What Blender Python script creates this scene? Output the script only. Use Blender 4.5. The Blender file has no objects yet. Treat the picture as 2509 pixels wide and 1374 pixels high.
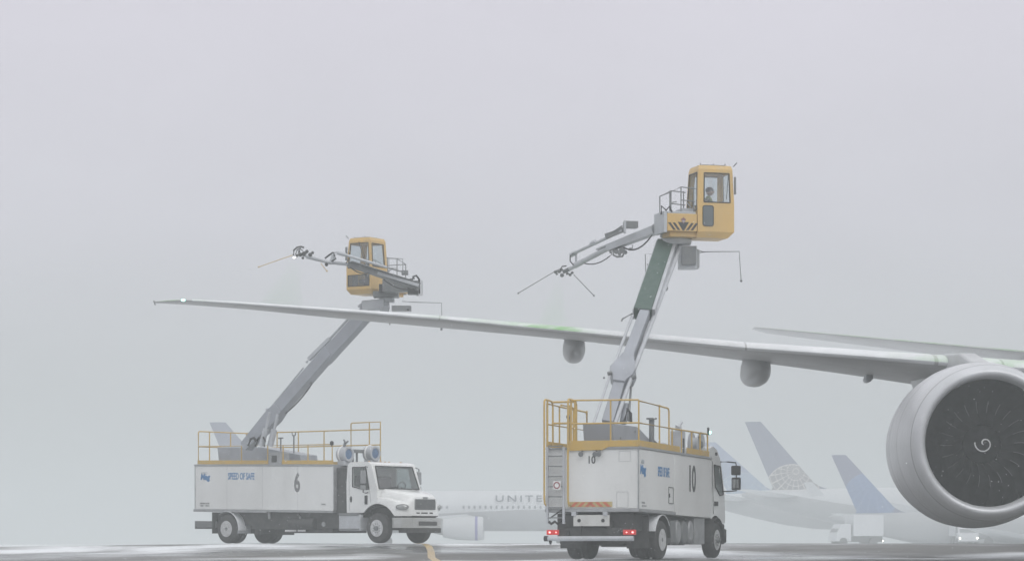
import bpy, bmesh, math, random
from math import sin, cos, pi, radians as R
from mathutils import Vector as V, Matrix

# ------------------------------------------------------------------ camera, sky, sun, exposure
SC = bpy.context.scene
COL = SC.collection
F, ZC, HZ, CX = 7000.0, 1.65, 1328.0, 1254.5        # focal length in photo pixels, eye height, horizon row, centre column
cam = bpy.data.cameras.new('camera'); cam_o = bpy.data.objects.new('camera', cam); COL.objects.link(cam_o)
cam.sensor_width = 36; cam.lens = 36 * F / 2509; cam.shift_y = (HZ - 687) / 2509
cam.clip_start = 0.5; cam.clip_end = 20000
cam_o.location = (0, 0, ZC); cam_o.rotation_euler = (pi / 2, 0, 0)
SC.camera = cam_o
SUN_EL, SUN_AZ = 50, 150
w = bpy.data.worlds.new('World'); SC.world = w; w.use_nodes = True
nt = w.node_tree; nt.nodes.clear()
def wn(t, **k):
    n = nt.nodes.new(t)
    for a, b in k.items(): setattr(n, a, b)
    return n
out = wn('ShaderNodeOutputWorld'); bg = wn('ShaderNodeBackground')
sky = wn('ShaderNodeTexSky', sky_type='NISHITA', sun_disc=False)
sky.sun_elevation = R(SUN_EL); sky.sun_rotation = R(SUN_AZ); sky.air_density = 1; sky.dust_density = 5
hs = wn('ShaderNodeHueSaturation'); hs.inputs['Saturation'].default_value = 0.08
nt.links.new(sky.outputs[0], hs.inputs['Color'])
tc = wn('ShaderNodeTexCoord'); sep = wn('ShaderNodeSeparateXYZ'); nt.links.new(tc.outputs['Generated'], sep.inputs[0])
cr = wn('ShaderNodeValToRGB'); nt.links.new(sep.outputs['Z'], cr.inputs[0])       # overcast: the zenith brighter than the horizon
SKY = [(0.0, (4.6, 4.85, 4.9)), (0.05, (5.5, 5.65, 5.9)), (0.11, (6.6, 6.5, 7.2)), (0.19, (7.15, 6.9, 7.75)), (0.5, (8.8, 8.9, 9.3)), (1.0, (12.0, 12.2, 12.6))]
el = cr.color_ramp.elements
while len(el) > 1: el.remove(el[-1])
el[0].position = 0; el[0].color = tuple(c / 16 for c in SKY[0][1]) + (1,)
for p, c in SKY[1:]:
    e = el.new(p); e.color = tuple(x / 16 for x in c) + (1,)
sc_ = wn('ShaderNodeVectorMath', operation='SCALE'); sc_.inputs['Scale'].default_value = 16
nt.links.new(cr.outputs[0], sc_.inputs[0])
mx = wn('ShaderNodeMix', data_type='RGBA'); mx.inputs[0].default_value = 0.12
cl = wn('ShaderNodeTexNoise'); cl.inputs['Scale'].default_value = 5; cl.inputs['Detail'].default_value = 4; cm_ = wn('ShaderNodeMapping'); cm_.inputs['Scale'].default_value = (1, 1, 2.5)
nt.links.new(tc.outputs['Generated'], cm_.inputs[0]); nt.links.new(cm_.outputs[0], cl.inputs['Vector'])
cv = wn('ShaderNodeMapRange'); cv.inputs['From Min'].default_value = .3; cv.inputs['From Max'].default_value = .7; cv.inputs['To Min'].default_value = .96; cv.inputs['To Max'].default_value = 1.05; nt.links.new(cl.outputs[0], cv.inputs[0])
s2_ = wn('ShaderNodeVectorMath', operation='SCALE'); nt.links.new(sc_.outputs[0], s2_.inputs[0]); nt.links.new(cv.outputs[0], s2_.inputs['Scale'])
nt.links.new(s2_.outputs[0], mx.inputs[6]); nt.links.new(hs.outputs[0], mx.inputs[7])
nt.links.new(mx.outputs[2], bg.inputs['Color']); bg.inputs['Strength'].default_value = 0.115
nt.links.new(bg.outputs[0], out.inputs[0])
sun = bpy.data.lights.new('sun', 'SUN'); sun.energy = 0.8; sun.angle = R(40); sun.color = (1, .985, .96)
so = bpy.data.objects.new('sun', sun); COL.objects.link(so); so.location = (0, 0, 60)
so.rotation_euler = (R(90 - SUN_EL), 0, R(180 - SUN_AZ))
SC.view_settings.view_transform = 'Standard'; SC.view_settings.look = 'None'
SC.view_settings.exposure = 0.0; SC.view_settings.gamma = 1
SC.render.engine = 'CYCLES'
SC.cycles.use_denoising = True
SC.cycles.max_bounces = 6; SC.cycles.diffuse_bounces = 3; SC.cycles.glossy_bounces = 3
SC.cycles.volume_bounces = 1; SC.cycles.transparent_max_bounces = 12

# ------------------------------------------------------------------ materials
MATS = {}
def mat(name, col, rough=.5, metal=0, var=.12, scale=1.5, dirt=None, dirt_amt=.4, bump=0, emit=None, estr=0, coat=0, streak=False):
    if name in MATS: return MATS[name]
    m = bpy.data.materials.new(name); m.use_nodes = True; n = m.node_tree; b = n.nodes['Principled BSDF']
    b.inputs['Roughness'].default_value = rough; b.inputs['Metallic'].default_value = metal
    b.inputs['Coat Weight'].default_value = coat
    t = n.nodes.new('ShaderNodeTexCoord'); mp = n.nodes.new('ShaderNodeMapping')
    if streak: mp.inputs['Scale'].default_value = (1, 1, .25)
    n.links.new(t.outputs['Object'], mp.inputs[0])
    no = n.nodes.new('ShaderNodeTexNoise'); no.inputs['Scale'].default_value = scale; no.inputs['Detail'].default_value = 6
    n.links.new(mp.outputs[0], no.inputs['Vector'])
    r = n.nodes.new('ShaderNodeMapRange'); r.inputs['From Min'].default_value = .3; r.inputs['From Max'].default_value = .7
    n.links.new(no.outputs[0], r.inputs[0])
    mixn = n.nodes.new('ShaderNodeMix'); mixn.data_type = 'RGBA'
    d = dirt or tuple(c * (1 - var * 2) for c in col)
    mixn.inputs[6].default_value = (*col, 1); mixn.inputs[7].default_value = (*d, 1)
    if dirt:
        mu = n.nodes.new('ShaderNodeMath'); mu.operation = 'MULTIPLY'; mu.inputs[1].default_value = dirt_amt
        n.links.new(r.outputs[0], mu.inputs[0]); n.links.new(mu.outputs[0], mixn.inputs[0])
    else: n.links.new(r.outputs[0], mixn.inputs[0])
    n.links.new(mixn.outputs[2], b.inputs['Base Color'])
    if bump:
        bn = n.nodes.new('ShaderNodeBump'); bn.inputs['Strength'].default_value = bump; bn.inputs['Distance'].default_value = .02
        n2 = n.nodes.new('ShaderNodeTexNoise'); n2.inputs['Scale'].default_value = scale * 5; n.links.new(mp.outputs[0], n2.inputs['Vector'])
        n.links.new(n2.outputs[0], bn.inputs['Height']); n.links.new(bn.outputs[0], b.inputs['Normal'])
    if emit:
        b.inputs['Emission Color'].default_value = (*emit, 1); b.inputs['Emission Strength'].default_value = estr
    MATS[name] = m; return m
def glassmat(name, tint, refl=.12):
    if name in MATS: return MATS[name]
    m = bpy.data.materials.new(name); m.use_nodes = True; n = m.node_tree; n.nodes.clear()
    o = n.nodes.new('ShaderNodeOutputMaterial'); tr = n.nodes.new('ShaderNodeBsdfTransparent'); tr.inputs[0].default_value = (*tint, 1)
    g = n.nodes.new('ShaderNodeBsdfGlossy'); g.inputs['Roughness'].default_value = .06
    no = n.nodes.new('ShaderNodeTexNoise'); no.inputs['Scale'].default_value = 3
    mr = n.nodes.new('ShaderNodeMapRange'); mr.inputs['To Min'].default_value = refl * .6; mr.inputs['To Max'].default_value = refl * 1.6
    n.links.new(no.outputs[0], mr.inputs[0])
    mxx = n.nodes.new('ShaderNodeMixShader'); n.links.new(mr.outputs[0], mxx.inputs[0])
    n.links.new(tr.outputs[0], mxx.inputs[1]); n.links.new(g.outputs[0], mxx.inputs[2]); n.links.new(mxx.outputs[0], o.inputs[0])
    MATS[name] = m; return m
WHITE = mat('truck_white', (.80, .81, .80), .38, dirt=(.50, .50, .48), dirt_amt=.35, scale=1.1, streak=True)
WHITE2 = mat('cab_white', (.84, .85, .84), .25, dirt=(.6, .6, .58), dirt_amt=.25, scale=2, coat=.4)
TRIM = mat('aluminium_trim', (.42, .43, .44), .45, .3, var=.15, scale=4)
YEL = mat('rail_yellow', (.62, .40, .08), .5, dirt=(.42, .33, .17), dirt_amt=.5, scale=5)
YEL2 = mat('cabin_yellow', (.68, .44, .14), .42, dirt=(.52, .38, .19), dirt_amt=.45, scale=2.2, streak=True)
GREY = mat('boom_grey', (.36, .38, .42), .4, dirt=(.24, .25, .27), dirt_amt=.5, scale=2.5)
LGREY = mat('light_grey_steel', (.52, .54, .57), .4, dirt=(.32, .33, .34), dirt_amt=.5, scale=3)
DGREY = mat('dark_chassis', (.03, .031, .033), .6, dirt=(.10, .10, .095), dirt_amt=.6, scale=6, bump=.3)
MGREY = mat('mid_grey_steel', (.16, .17, .18), .5, dirt=(.26, .26, .25), dirt_amt=.5, scale=5)
BLACK = mat('black_rubber', (.018, .018, .02), .6, var=.2, scale=8)
TYRE = mat('tyre_rubber', (.03, .03, .032), .75, dirt=(.09, .088, .085), dirt_amt=.6, scale=7, bump=.3)
RIM = mat('wheel_white', (.68, .69, .70), .35, .2, dirt=(.32, .31, .30), dirt_amt=.6, scale=9)
SNOW = mat('packed_snow', (.86, .88, .90), .7, var=.04, scale=8, bump=.5)
GREEN = mat('boom_green', (.035, .08, .062), .5, dirt=(.10, .14, .12), dirt_amt=.5, scale=6, bump=.2)
BLUE = mat('lettering_blue', (.05, .22, .50), .5, var=.15, scale=20)
SKYBLUE = mat('reel_blue', (.13, .22, .38), .35, var=.2, scale=6)
INK = mat('lettering_black', (.035, .035, .04), .5, var=.2, scale=20)
CHEVR = mat('chevron_red', (.62, .16, .09), .5, var=.1, scale=10)
CHEVY = mat('chevron_yellow', (.55, .44, .20), .5, var=.1, scale=10)
GLASS = glassmat('cab_glass', (.50, .56, .56), .16)
CGLASS = glassmat('cabin_glass', (.80, .85, .86), .14)
SEATM = mat('seat_fabric', (.03, .032, .038), .8, scale=10)
TAILR = mat('tail_lamp_red', (.5, .02, .02), .3, emit=(1, .06, .05), estr=.25)
TAILW = mat('tail_lamp_bulb', (.9, .4, .4), .3, emit=(1, .35, .35), estr=2.5)
LAMPW = mat('lamp_lit', (.9, .9, .8), .3, emit=(1, .95, .82), estr=8)
LAMPG = mat('beacon_green', (.2, .7, .5), .3, emit=(.35, 1, .75), estr=4)
LENS = mat('headlamp_lens', (.62, .64, .64), .12, .3, var=.3, scale=14, coat=1)

# ------------------------------------------------------------------ helpers
class MB:
    def __init__(s, M=None, shear=0): s.v = []; s.f = []; s.M = M; s.sh = shear
    def add(s, vs, fs):
        o = len(s.v); s.v += [V(p) for p in vs]; s.f += [tuple(i + o for i in f) for f in fs]; return s
    def box(s, x0, x1, y0, y1, z0, z1):
        vs = [(x, y, z) for z in (z0, z1) for y in (y0, y1) for x in (x0, x1)]
        return s.add(vs, [(0, 2, 3, 1), (4, 5, 7, 6), (0, 1, 5, 4), (2, 6, 7, 3), (0, 4, 6, 2), (1, 3, 7, 5)])
    def prism(s, pts, axis, a, b):
        n = len(pts)
        def q(p, t): return {'y': (p[0], t, p[1]), 'x': (t, p[0], p[1]), 'z': (p[0], p[1], t)}[axis]
        vs = [q(p, a) for p in pts] + [q(p, b) for p in pts]
        return s.add(vs, [tuple(range(n))[::-1], tuple(range(n, 2 * n))] + [(i, (i + 1) % n, n + (i + 1) % n, n + i) for i in range(n)])
    def loft(s, rings, caps=True, closed=True):
        n = len(rings[0]); vs = [p for r in rings for p in r]; fs = []
        for k in range(len(rings) - 1):
            for i in range(n if closed else n - 1):
                j = (i + 1) % n; fs.append((k * n + i, k * n + j, (k + 1) * n + j, (k + 1) * n + i))
        if caps: fs += [tuple(range(n))[::-1], tuple(range((len(rings) - 1) * n, len(rings) * n))]
        return s.add(vs, fs)
    @staticmethod
    def frame(d, up=V((0, 0, 1))):
        d = V(d).normalized(); a = d.cross(up)
        if a.length < 1e-4: a = d.cross(V((0, 1, 0)))
        a.normalize(); return a, a.cross(d).normalized()
    def bar(s, p, q, w, h=None, w2=None, h2=None, up=(0, 0, 1)):
        h = h or w; w2 = w2 or w; h2 = h2 or h; p = V(p); q = V(q); a, b = s.frame(q - p, V(up))
        R0 = [p + a * w / 2 * i + b * h / 2 * j for i, j in ((-1, -1), (1, -1), (1, 1), (-1, 1))]
        R1 = [q + a * w2 / 2 * i + b * h2 / 2 * j for i, j in ((-1, -1), (1, -1), (1, 1), (-1, 1))]
        return s.loft([R0, R1])
    def tube(s, p, q, r, n=10, r2=None):
        p = V(p); q = V(q); a, b = s.frame(q - p); r2 = r if r2 is None else r2
        return s.loft([[p + (a * cos(t) + b * sin(t)) * r for t in [2 * pi * i / n for i in range(n)]],
                       [q + (a * cos(t) + b * sin(t)) * r2 for t in [2 * pi * i / n for i in range(n)]]])
    def path(s, pts, r, n=8):
        pts = [V(p) for p in pts]; rings = []; a0 = None
        for i, p in enumerate(pts):
            d = (pts[min(i + 1, len(pts) - 1)] - pts[max(i - 1, 0)]).normalized()
            if a0 is None: a, b = s.frame(d)
            else:
                a = (a0 - d * a0.dot(d)).normalized(); b = d.cross(a)
            a0 = a
            rings.append([p + (a * cos(t) + b * sin(t)) * r for t in [2 * pi * k / n for k in range(n)]])
        return s.loft(rings)
    def lathe(s, prof, o, d, n=32, closed=False):           # prof: (along, radius)
        o = V(o); d = V(d).normalized(); a, b = s.frame(d)
        rings = [[o + d * x + (a * cos(t) + b * sin(t)) * r for t in [2 * pi * k / n for k in range(n)]] for x, r in prof]
        if closed: rings.append(rings[0])
        return s.loft(rings, caps=not closed)
    def ball(s, c, r, n=10, sc=(1, 1, 1)):
        c = V(c); rings = []
        for i in range(n + 1):
            t = -pi / 2 + pi * i / n; rr = max(cos(t), .01) * r
            rings.append([c + V((rr * cos(u) * sc[0], rr * sin(u) * sc[1], r * sin(t) * sc[2])) for u in [2 * pi * k / (n + 4) for k in range(n + 4)]])
        return s.loft(rings)
    def mesh(s, name):
        me = bpy.data.meshes.new(name); vs = []
        for v in s.v:
            if s.M: v = s.M @ v
            vs.append((v.x, v.y, v.z - s.sh * v.x))
        me.from_pydata(vs, [], s.f); bm = bmesh.new(); bm.from_mesh(me)
        bmesh.ops.recalc_face_normals(bm, faces=bm.faces); bm.to_mesh(me); bm.free(); return me
    def build(s, name, m, parent=None, bevel=0, smooth=35, label=None):
        me = s.mesh(name); o = bpy.data.objects.new(name, me); COL.objects.link(o)
        me.materials.append(m)
        if smooth: fin_smooth(me, smooth)
        if bevel:
            b = o.modifiers.new('bevel', 'BEVEL'); b.width = bevel; b.segments = 2; b.limit_method = 'ANGLE'
        if parent: o.parent = parent
        if label: o['label'] = label
        return o
def fin_smooth(me, ang=35):
    me.polygons.foreach_set('use_smooth', [True] * len(me.polygons)); me.set_sharp_from_angle(angle=R(ang))
def carve(o, cutters):                                   # boolean differences baked into the mesh
    tmp = []
    for c in cutters:
        co = bpy.data.objects.new('cutter', c.mesh('cutter')); COL.objects.link(co); co.parent = o.parent; tmp.append(co)
        m = o.modifiers.new('b', 'BOOLEAN'); m.operation = 'DIFFERENCE'; m.object = co; m.solver = 'EXACT'
    bpy.context.view_layer.update()
    dg = bpy.context.evaluated_depsgraph_get(); dg.update()
    me = bpy.data.meshes.new_from_object(o.evaluated_get(dg)); mats = list(o.data.materials)
    o.modifiers.clear(); o.data = me; me.name = o.name
    me.materials.clear()
    for k in mats: me.materials.append(k)
    me.polygons.foreach_set('material_index', [0] * len(me.polygons))
    fin_smooth(me, 30)
    for c in tmp:
        d = c.data; bpy.data.objects.remove(c); bpy.data.meshes.remove(d)
def tag(o, label, cat, group=None, kind=None):
    if label: o['label'] = label
    if cat: o['category'] = cat
    if group: o['group'] = group
    if kind: o['kind'] = kind
    return o
def thing(name, label, cat, loc=(0, 0, 0), rz=0, group=None):
    o = bpy.data.objects.new(name, None); COL.objects.link(o); o.location = loc; o.rotation_euler = (0, 0, rz)
    o.empty_display_size = .5
    return tag(o, label, cat, group)
def text(body, name, m, parent, M, size, sx=1, bold=0, depth=.003, align='CENTER', space=1, shear=0, tsh=0):
    c = bpy.data.curves.new(name, 'FONT'); c.body = body; c.size = size; c.extrude = depth; c.offset = bold; c.align_x = align; c.align_y = 'CENTER'
    c.space_character = space; c.shear = shear; c.resolution_u = 4
    t = bpy.data.objects.new(name, c); COL.objects.link(t)
    dg = bpy.context.evaluated_depsgraph_get(); dg.update(); me = bpy.data.meshes.new_from_object(t.evaluated_get(dg))
    bpy.data.objects.remove(t); bpy.data.curves.remove(c)
    me.transform(M @ Matrix.Diagonal((sx, 1, 1, 1)))
    if tsh: 
        for v in me.vertices: v.co.z -= tsh * v.co.x
    me.materials.clear(); me.materials.append(m); me.name = name
    o = bpy.data.objects.new(name, me); COL.objects.link(o); o.parent = parent; return o
def axes(o, x, y, z):                                    # matrix from origin and three axis directions
    M = Matrix.Identity(4)
    for i, a in enumerate((x, y, z)):
        for j in range(3): M[j][i] = a[j]
    for j in range(3): M[j][3] = o[j]
    return M
def P(px, py, D): return V(((px - CX) / F * D, D, ZC + (HZ - py) / F * D))
class Frame:                                             # a vehicle's own axes: x forward, y left, origin under a rear tyre's outer face
    def __init__(s, px, D, zg, ang):
        s.o = V(((px - CX) / F * D, D, zg)); s.a = ang; s.d = V((cos(ang), sin(ang), 0)); s.l = V((-sin(ang), cos(ang), 0))
    def S(s, px, py, y=0):
        k = (px - CX) / F; o = s.o + s.l * y; t = (k * o.y - o.x) / (s.d.x - k * s.d.y); D = o.y + s.d.y * t
        return V((t, y, ZC + (HZ - py) / F * D - s.o.z))
    def X(s, px, py, x=0):
        k = (px - CX) / F; o = s.o + s.d * x; t = (k * o.y - o.x) / (s.l.x - k * s.l.y); D = o.y + s.l.y * t
        return V((x, t, ZC + (HZ - py) / F * D - s.o.z))
    def L(s, p): q = V(p) - s.o; return V((q.dot(s.d), q.dot(s.l), q.z))
    def W(s, px, py, D): return s.L(P(px, py, D))
def interp(x, pts):
    if x <= pts[0][0]: a, b = pts[0], pts[1]
    elif x >= pts[-1][0]: a, b = pts[-2], pts[-1]
    else:
        for a, b in zip(pts, pts[1:]):
            if a[0] <= x <= b[0]: break
    return a[1] + (b[1] - a[1]) * (x - a[0]) / (b[0] - a[0])

# ------------------------------------------------------------------ ground
GZ = [(-60, -.15), (0, 0), (40, .72), (62, 1.12), (70, 1.19), (80, 1.22), (88, 1.40), (97, 1.60), (103, 1.62), (115, 1.57), (170, 1.33), (280, 1.27), (700, 1.2), (3000, .6)]
def gz(x, y):
    z = interp(y, GZ); 
    if x < -9: z -= min(.012 * (-9 - x), .5) * max(0, min(1, (y - 60) / 30)) * max(0, min(1, (200 - y) / 60))
    return z
def ground_mat():
    m = bpy.data.materials.new('wet_apron'); m.use_nodes = True; n = m.node_tree; b = n.nodes['Principled BSDF']
    t = n.nodes.new('ShaderNodeTexCoord')
    def noise(sc, det, lo, hi, scl=(1, 1, 1), dist=0):
        mp = n.nodes.new('ShaderNodeMapping'); mp.inputs['Scale'].default_value = scl; n.links.new(t.outputs['Object'], mp.inputs[0])
        a = n.nodes.new('ShaderNodeTexNoise'); a.inputs['Scale'].default_value = sc; a.inputs['Detail'].default_value = det; a.inputs['Distortion'].default_value = dist
        n.links.new(mp.outputs[0], a.inputs['Vector'])
        r = n.nodes.new('ShaderNodeMapRange'); r.inputs['From Min'].default_value = lo; r.inputs['From Max'].default_value = hi; n.links.new(a.outputs[0], r.inputs[0]); return r.outputs[0]
    def mix(f, a, c):
        x = n.nodes.new('ShaderNodeMix'); x.data_type = 'RGBA'
        if isinstance(f, float): x.inputs[0].default_value = f
        else: n.links.new(f, x.inputs[0])
        for i, q in ((6, a), (7, c)):
            if isinstance(q, tuple): x.inputs[i].default_value = (*q, 1)
            else: n.links.new(q, x.inputs[i])
        return x.outputs[2]
    slush = noise(.12, 7, .50, .62, (1, .55, 1), .6)
    pud = noise(.09, 5, .48, .62, (1, .8, 1), .3)
    fine = noise(2.0, 5, .3, .7)
    base = mix(fine, (.09, .088, .083), (.16, .155, .145))
    base = mix(pud, base, (.085, .088, .09))
    # the far field is under snow
    sp = n.nodes.new('ShaderNodeSeparateXYZ'); n.links.new(t.outputs['Object'], sp.inputs[0])
    far = n.nodes.new('ShaderNodeMapRange'); far.inputs['From Min'].default_value = 103; far.inputs['From Max'].default_value = 112; n.links.new(sp.outputs['Y'], far.inputs[0])
    mm = n.nodes.new('ShaderNodeMath'); mm.operation = 'MAXIMUM'; n.links.new(slush, mm.inputs[0]); n.links.new(far.outputs[0], mm.inputs[1])
    col = mix(mm.outputs[0], base, (.78, .80, .82)); n.links.new(col, b.inputs['Base Color'])
    r = n.nodes.new('ShaderNodeMapRange'); r.inputs['To Min'].default_value = .55; r.inputs['To Max'].default_value = .06; n.links.new(pud, r.inputs[0])
    r2 = n.nodes.new('ShaderNodeMix'); n.links.new(mm.outputs[0], r2.inputs[0]); n.links.new(r.outputs[0], r2.inputs[2]); r2.inputs[3].default_value = .6
    n.links.new(r2.outputs[0], b.inputs['Roughness']); b.inputs['Specular IOR Level'].default_value = .22
    bn = n.nodes.new('ShaderNodeBump'); bn.inputs['Strength'].default_value = .25; bn.inputs['Distance'].default_value = .01
    n.links.new(noise(6, 6, .2, .8), bn.inputs['Height']); n.links.new(bn.outputs[0], b.inputs['Normal'])
    return m
ys = [-60, -30] + list(range(0, 60, 6)) + [60 + i for i in range(0, 60)] + [120, 125, 130, 140, 155, 170, 200, 240, 280, 340, 420, 560, 700, 1000, 1600, 3000]
xs = [-1500, -700, -300, -160, -90, -60] + list(range(-45, 46, 3)) + [60, 90, 160, 300, 700, 1500]
g = MB(); vs = [(x, y, gz(x, y)) for y in ys for x in xs]; nx = len(xs)
g.add(vs, [(j * nx + i, j * nx + i + 1, (j + 1) * nx + i + 1, (j + 1) * nx + i) for j in range(len(ys) - 1) for i in range(nx - 1)])
tag(g.build('ground', ground_mat(), smooth=60), 'wet grey concrete apron with slush, ending in a snow field', 'ground', kind='structure')
# yellow taxi line, a painted sheet following the ground
ln = MB(); pts = [(-3.4, 101.5), (-3.05, 98), (-2.75, 94), (-2.5, 88), (-2.25, 80), (-2.0, 74), (-1.75, 68), (-1.5, 60), (-1.0, 45)]
vs = []
for k in range(len(pts) - 1):
    for i in range(6):
        f = i / 6; x = pts[k][0] * (1 - f) + pts[k + 1][0] * f; y = pts[k][1] * (1 - f) + pts[k + 1][1] * f
        vs += [(x - .11, y, gz(x, y) + .006), (x + .11, y, gz(x, y) + .006)]
ln.add(vs, [(2 * i, 2 * i + 1, 2 * i + 3, 2 * i + 2) for i in range(len(vs) // 2 - 1)])
tag(ln.build('taxi_line', mat('line_yellow', (.62, .42, .14), .4, dirt=(.35, .31, .24), dirt_amt=.8, scale=2.5)), 'worn yellow taxi line painted on the wet apron', 'road marking', kind='structure')

# ------------------------------------------------------------------ the big airliner (starboard wing, engine, tailplane in view)
PAINT = mat('airliner_grey', (.50, .51, .52), .35, dirt=(.34, .34, .345), dirt_amt=.6, scale=.55, streak=True)
METAL = mat('leading_edge_metal', (.80, .81, .83), .35, .1, var=.1, scale=1.2)
LIPM = mat('inlet_lip_metal', (.62, .63, .65), .38, .25, var=.08, scale=1.5)
FAN = mat('fan_blade_dark', (.06, .062, .066), .3, .6, var=.25, scale=4)
def wing_mat():                                        # grey paint with sprayed green fluid lying on parts of it
    m = mat('wing_paint', (.50, .50, .505), .4, dirt=(.34, .337, .337), dirt_amt=.7, scale=.7)
    n = m.node_tree; b = n.nodes['Principled BSDF']; src = b.inputs['Base Color'].links[0].from_socket
    return green_over(m, src, 1)
def green_over(m, src, up):
    n = m.node_tree; b = n.nodes['Principled BSDF']; t = n.nodes.new('ShaderNodeTexCoord'); sp = n.nodes.new('ShaderNodeSeparateXYZ'); n.links.new(t.outputs['Object'], sp.inputs[0])
    cr = n.nodes.new('ShaderNodeValToRGB'); mr = n.nodes.new('ShaderNodeMapRange'); mr.inputs['From Min'].default_value = -12; mr.inputs['From Max'].default_value = 28
    n.links.new(sp.outputs['X'], mr.inputs[0]); n.links.new(mr.outputs[0], cr.inputs[0])
    e = cr.color_ramp.elements; e[0].position = 0; e[0].color = (.5,) * 3 + (1,); e[1].position = 1; e[1].color = (.5,) * 3 + (1,)
    for x, v in ((-10.4, .75), (-9.5, .25), (-8, .06), (-3.2, .05), (-1.6, .3), (-.2, .3), (.45, 1.0), (1.7, 1.0), (2.2, .2), (3, .03), (9.5, .02), (11, .4), (14, .55)):
        q = e.new((x + 12) / 40); q.color = (v, v, v, 1)
    no = n.nodes.new('ShaderNodeTexNoise'); no.inputs['Scale'].default_value = 1.4; no.inputs['Detail'].default_value = 5; n.links.new(t.outputs['Object'], no.inputs['Vector'])
    r = n.nodes.new('ShaderNodeMapRange'); r.inputs['From Min'].default_value = .3; r.inputs['From Max'].default_value = .6; n.links.new(no.outputs[0], r.inputs[0])
    ge = n.nodes.new('ShaderNodeNewGeometry'); s2 = n.nodes.new('ShaderNodeSeparateXYZ'); n.links.new(ge.outputs['True Normal'], s2.inputs[0])
    r2 = n.nodes.new('ShaderNodeMapRange'); r2.inputs['From Min'].default_value = -.02; r2.inputs['From Max'].default_value = .35; n.links.new(s2.outputs['Z'], r2.inputs[0])
    a = n.nodes.new('ShaderNodeMath'); a.operation = 'MULTIPLY'; n.links.new(r.outputs[0], a.inputs[0]); n.links.new(cr.outputs[0], a.inputs[1])
    c = n.nodes.new('ShaderNodeMath'); c.operation = 'MULTIPLY'; n.links.new(a.outputs[0], c.inputs[0]); n.links.new(r2.outputs[0], c.inputs[1])
    x = n.nodes.new('ShaderNodeMix'); x.data_type = 'RGBA'; n.links.new(c.outputs[0], x.inputs[0]); n.links.new(src, x.inputs[6]); x.inputs[7].default_value = (.27, .50, .22, 1)
    n.links.new(x.outputs[2], b.inputs['Base Color']); return m
WINGM = wing_mat()
green_over(METAL, METAL.node_tree.nodes['Principled BSDF'].inputs['Base Color'].links[0].from_socket, 1)
plane = thing('airliner', 'large grey airliner whose long wing and big round engine fill the right side', 'airliner', (0, 0, 0))
def D_le(px): return 80.7 / (1 + .675 * (px - CX) / F)
LE = [(375, 739), (450, 735), (600, 744), (900, 766), (1080, 781), (1300, 802), (1560, 827), (1830, 852), (2000, 864), (2230, 881), (2509, 902), (3100, 948)]
LOW = [(375, 742), (450, 746), (600, 757), (900, 787), (1080, 803), (1300, 823), (1400, 832), (1560, 850), (1830, 884), (2000, 906), (2230, 940), (2509, 985), (3100, 1075)]
CH = [(375, .35), (400, .9), (450, 1.7), (600, 2.3), (900, 3.2), (1080, 3.9), (1300, 4.6), (1560, 5.4), (1830, 6.3), (2000, 6.9), (2230, 8.0), (2509, 9.5), (3100, 12)]
def foil(s): return 5 * (.2969 * math.sqrt(s) - .126 * s - .3516 * s * s + .2843 * s ** 3 - .1015 * s ** 4)
SS = [0, .004, .015, .035, .07, .12, .2, .3, .42, .56, .7, .85, .97]
def wing_sec(px, s_max=1, off=0, s_low=1):
    D = D_le(px); X = (px - CX) / F * D; z = ZC + (HZ - interp(px, LE)) / F * D; c = interp(px, CH); Dt = D + c
    zt = ZC + (HZ - interp(CX + X / Dt * F, LOW)) / F * Dt; t = .12 * c
    ss = [q for q in SS if q <= s_max]
    up = [V((X, D + c * q - off, z + (zt - z) * q + t * foil(q) * .62 + off)) for q in reversed(ss)]
    lo = [V((X, D + c * q - off, z + (zt - z) * q - t * foil(q) * .42 - off)) for q in ss[1:] if q <= s_low]
    return up + lo
sts = [375, 388, 402, 425, 450, 500, 560, 640, 750, 900, 1080, 1300, 1430, 1560, 1700, 1830, 2000, 2120, 2230, 2400, 2509, 2700, 3000]
wg = MB(); wg.loft([wing_sec(p) for p in sts]); wing = wg.build('wing', WINGM, plane, smooth=50)
for a, b in ((470, 1075), (1079, 1826), (1830, 2290), (2300, 2456), (2462, 2800)):
    m_ = MB(); k = [a + (b - a) * i / 6 for i in range(7)]; m_.loft([wing_sec(p, .125, .006, .02) for p in k]); m_.build('slat', METAL, wing, smooth=50)
def pod(px, pyb, D, hw, L, up):
    c = P(px, pyb, D); m_ = MB(); rings = []
    for s in [0, .02, .07, .15, .28, .45, .65, .85, 1]:
        k = math.sqrt(max(0, 1 - (1 - min(s / .32, 1)) ** 2)) * (1 if s < .4 else 1 - ((s - .4) / .6) ** 1.8 * .9); k = max(k, .05)
        rings.append([V((c.x + hw * k * (abs(cos(u)) ** .8) * (1 if cos(u) > 0 else -1), D + L * s, c.z + up * .62 + (up * .62 * k * sin(u) if sin(u) < 0 else up * .9 * k * sin(u)))) for u in [2 * pi * i / 20 for i in range(20)]])
    m_.loft(rings); m_.build('flap_fairing', PAINT, plane, smooth=60)
pod(1409, 881, 82.3, .33, 4.2, .62); pod(1865, 938, 79.0, .40, 5, .68); pod(2560, 1010, 80, .5, 6, .7)
dm = MB(); q = P(2128, 921, 79); dm.box(q.x - .09, q.x + .11, 78.8, 79.3, q.z - .1, q.z + .25); dm.tube((q.x - .02, 78.7, q.z - .09), (q.x - .02, 79.4, q.z - .09), .09)
dm.build('drain_mast', GREY, plane, bevel=.02)
q = P(450, 736, 86.9); MB().ball((q.x, q.y - .12, q.z), .045, 8, (1.5, 1, .8)).build('navigation_light', LAMPG, wing)
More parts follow.
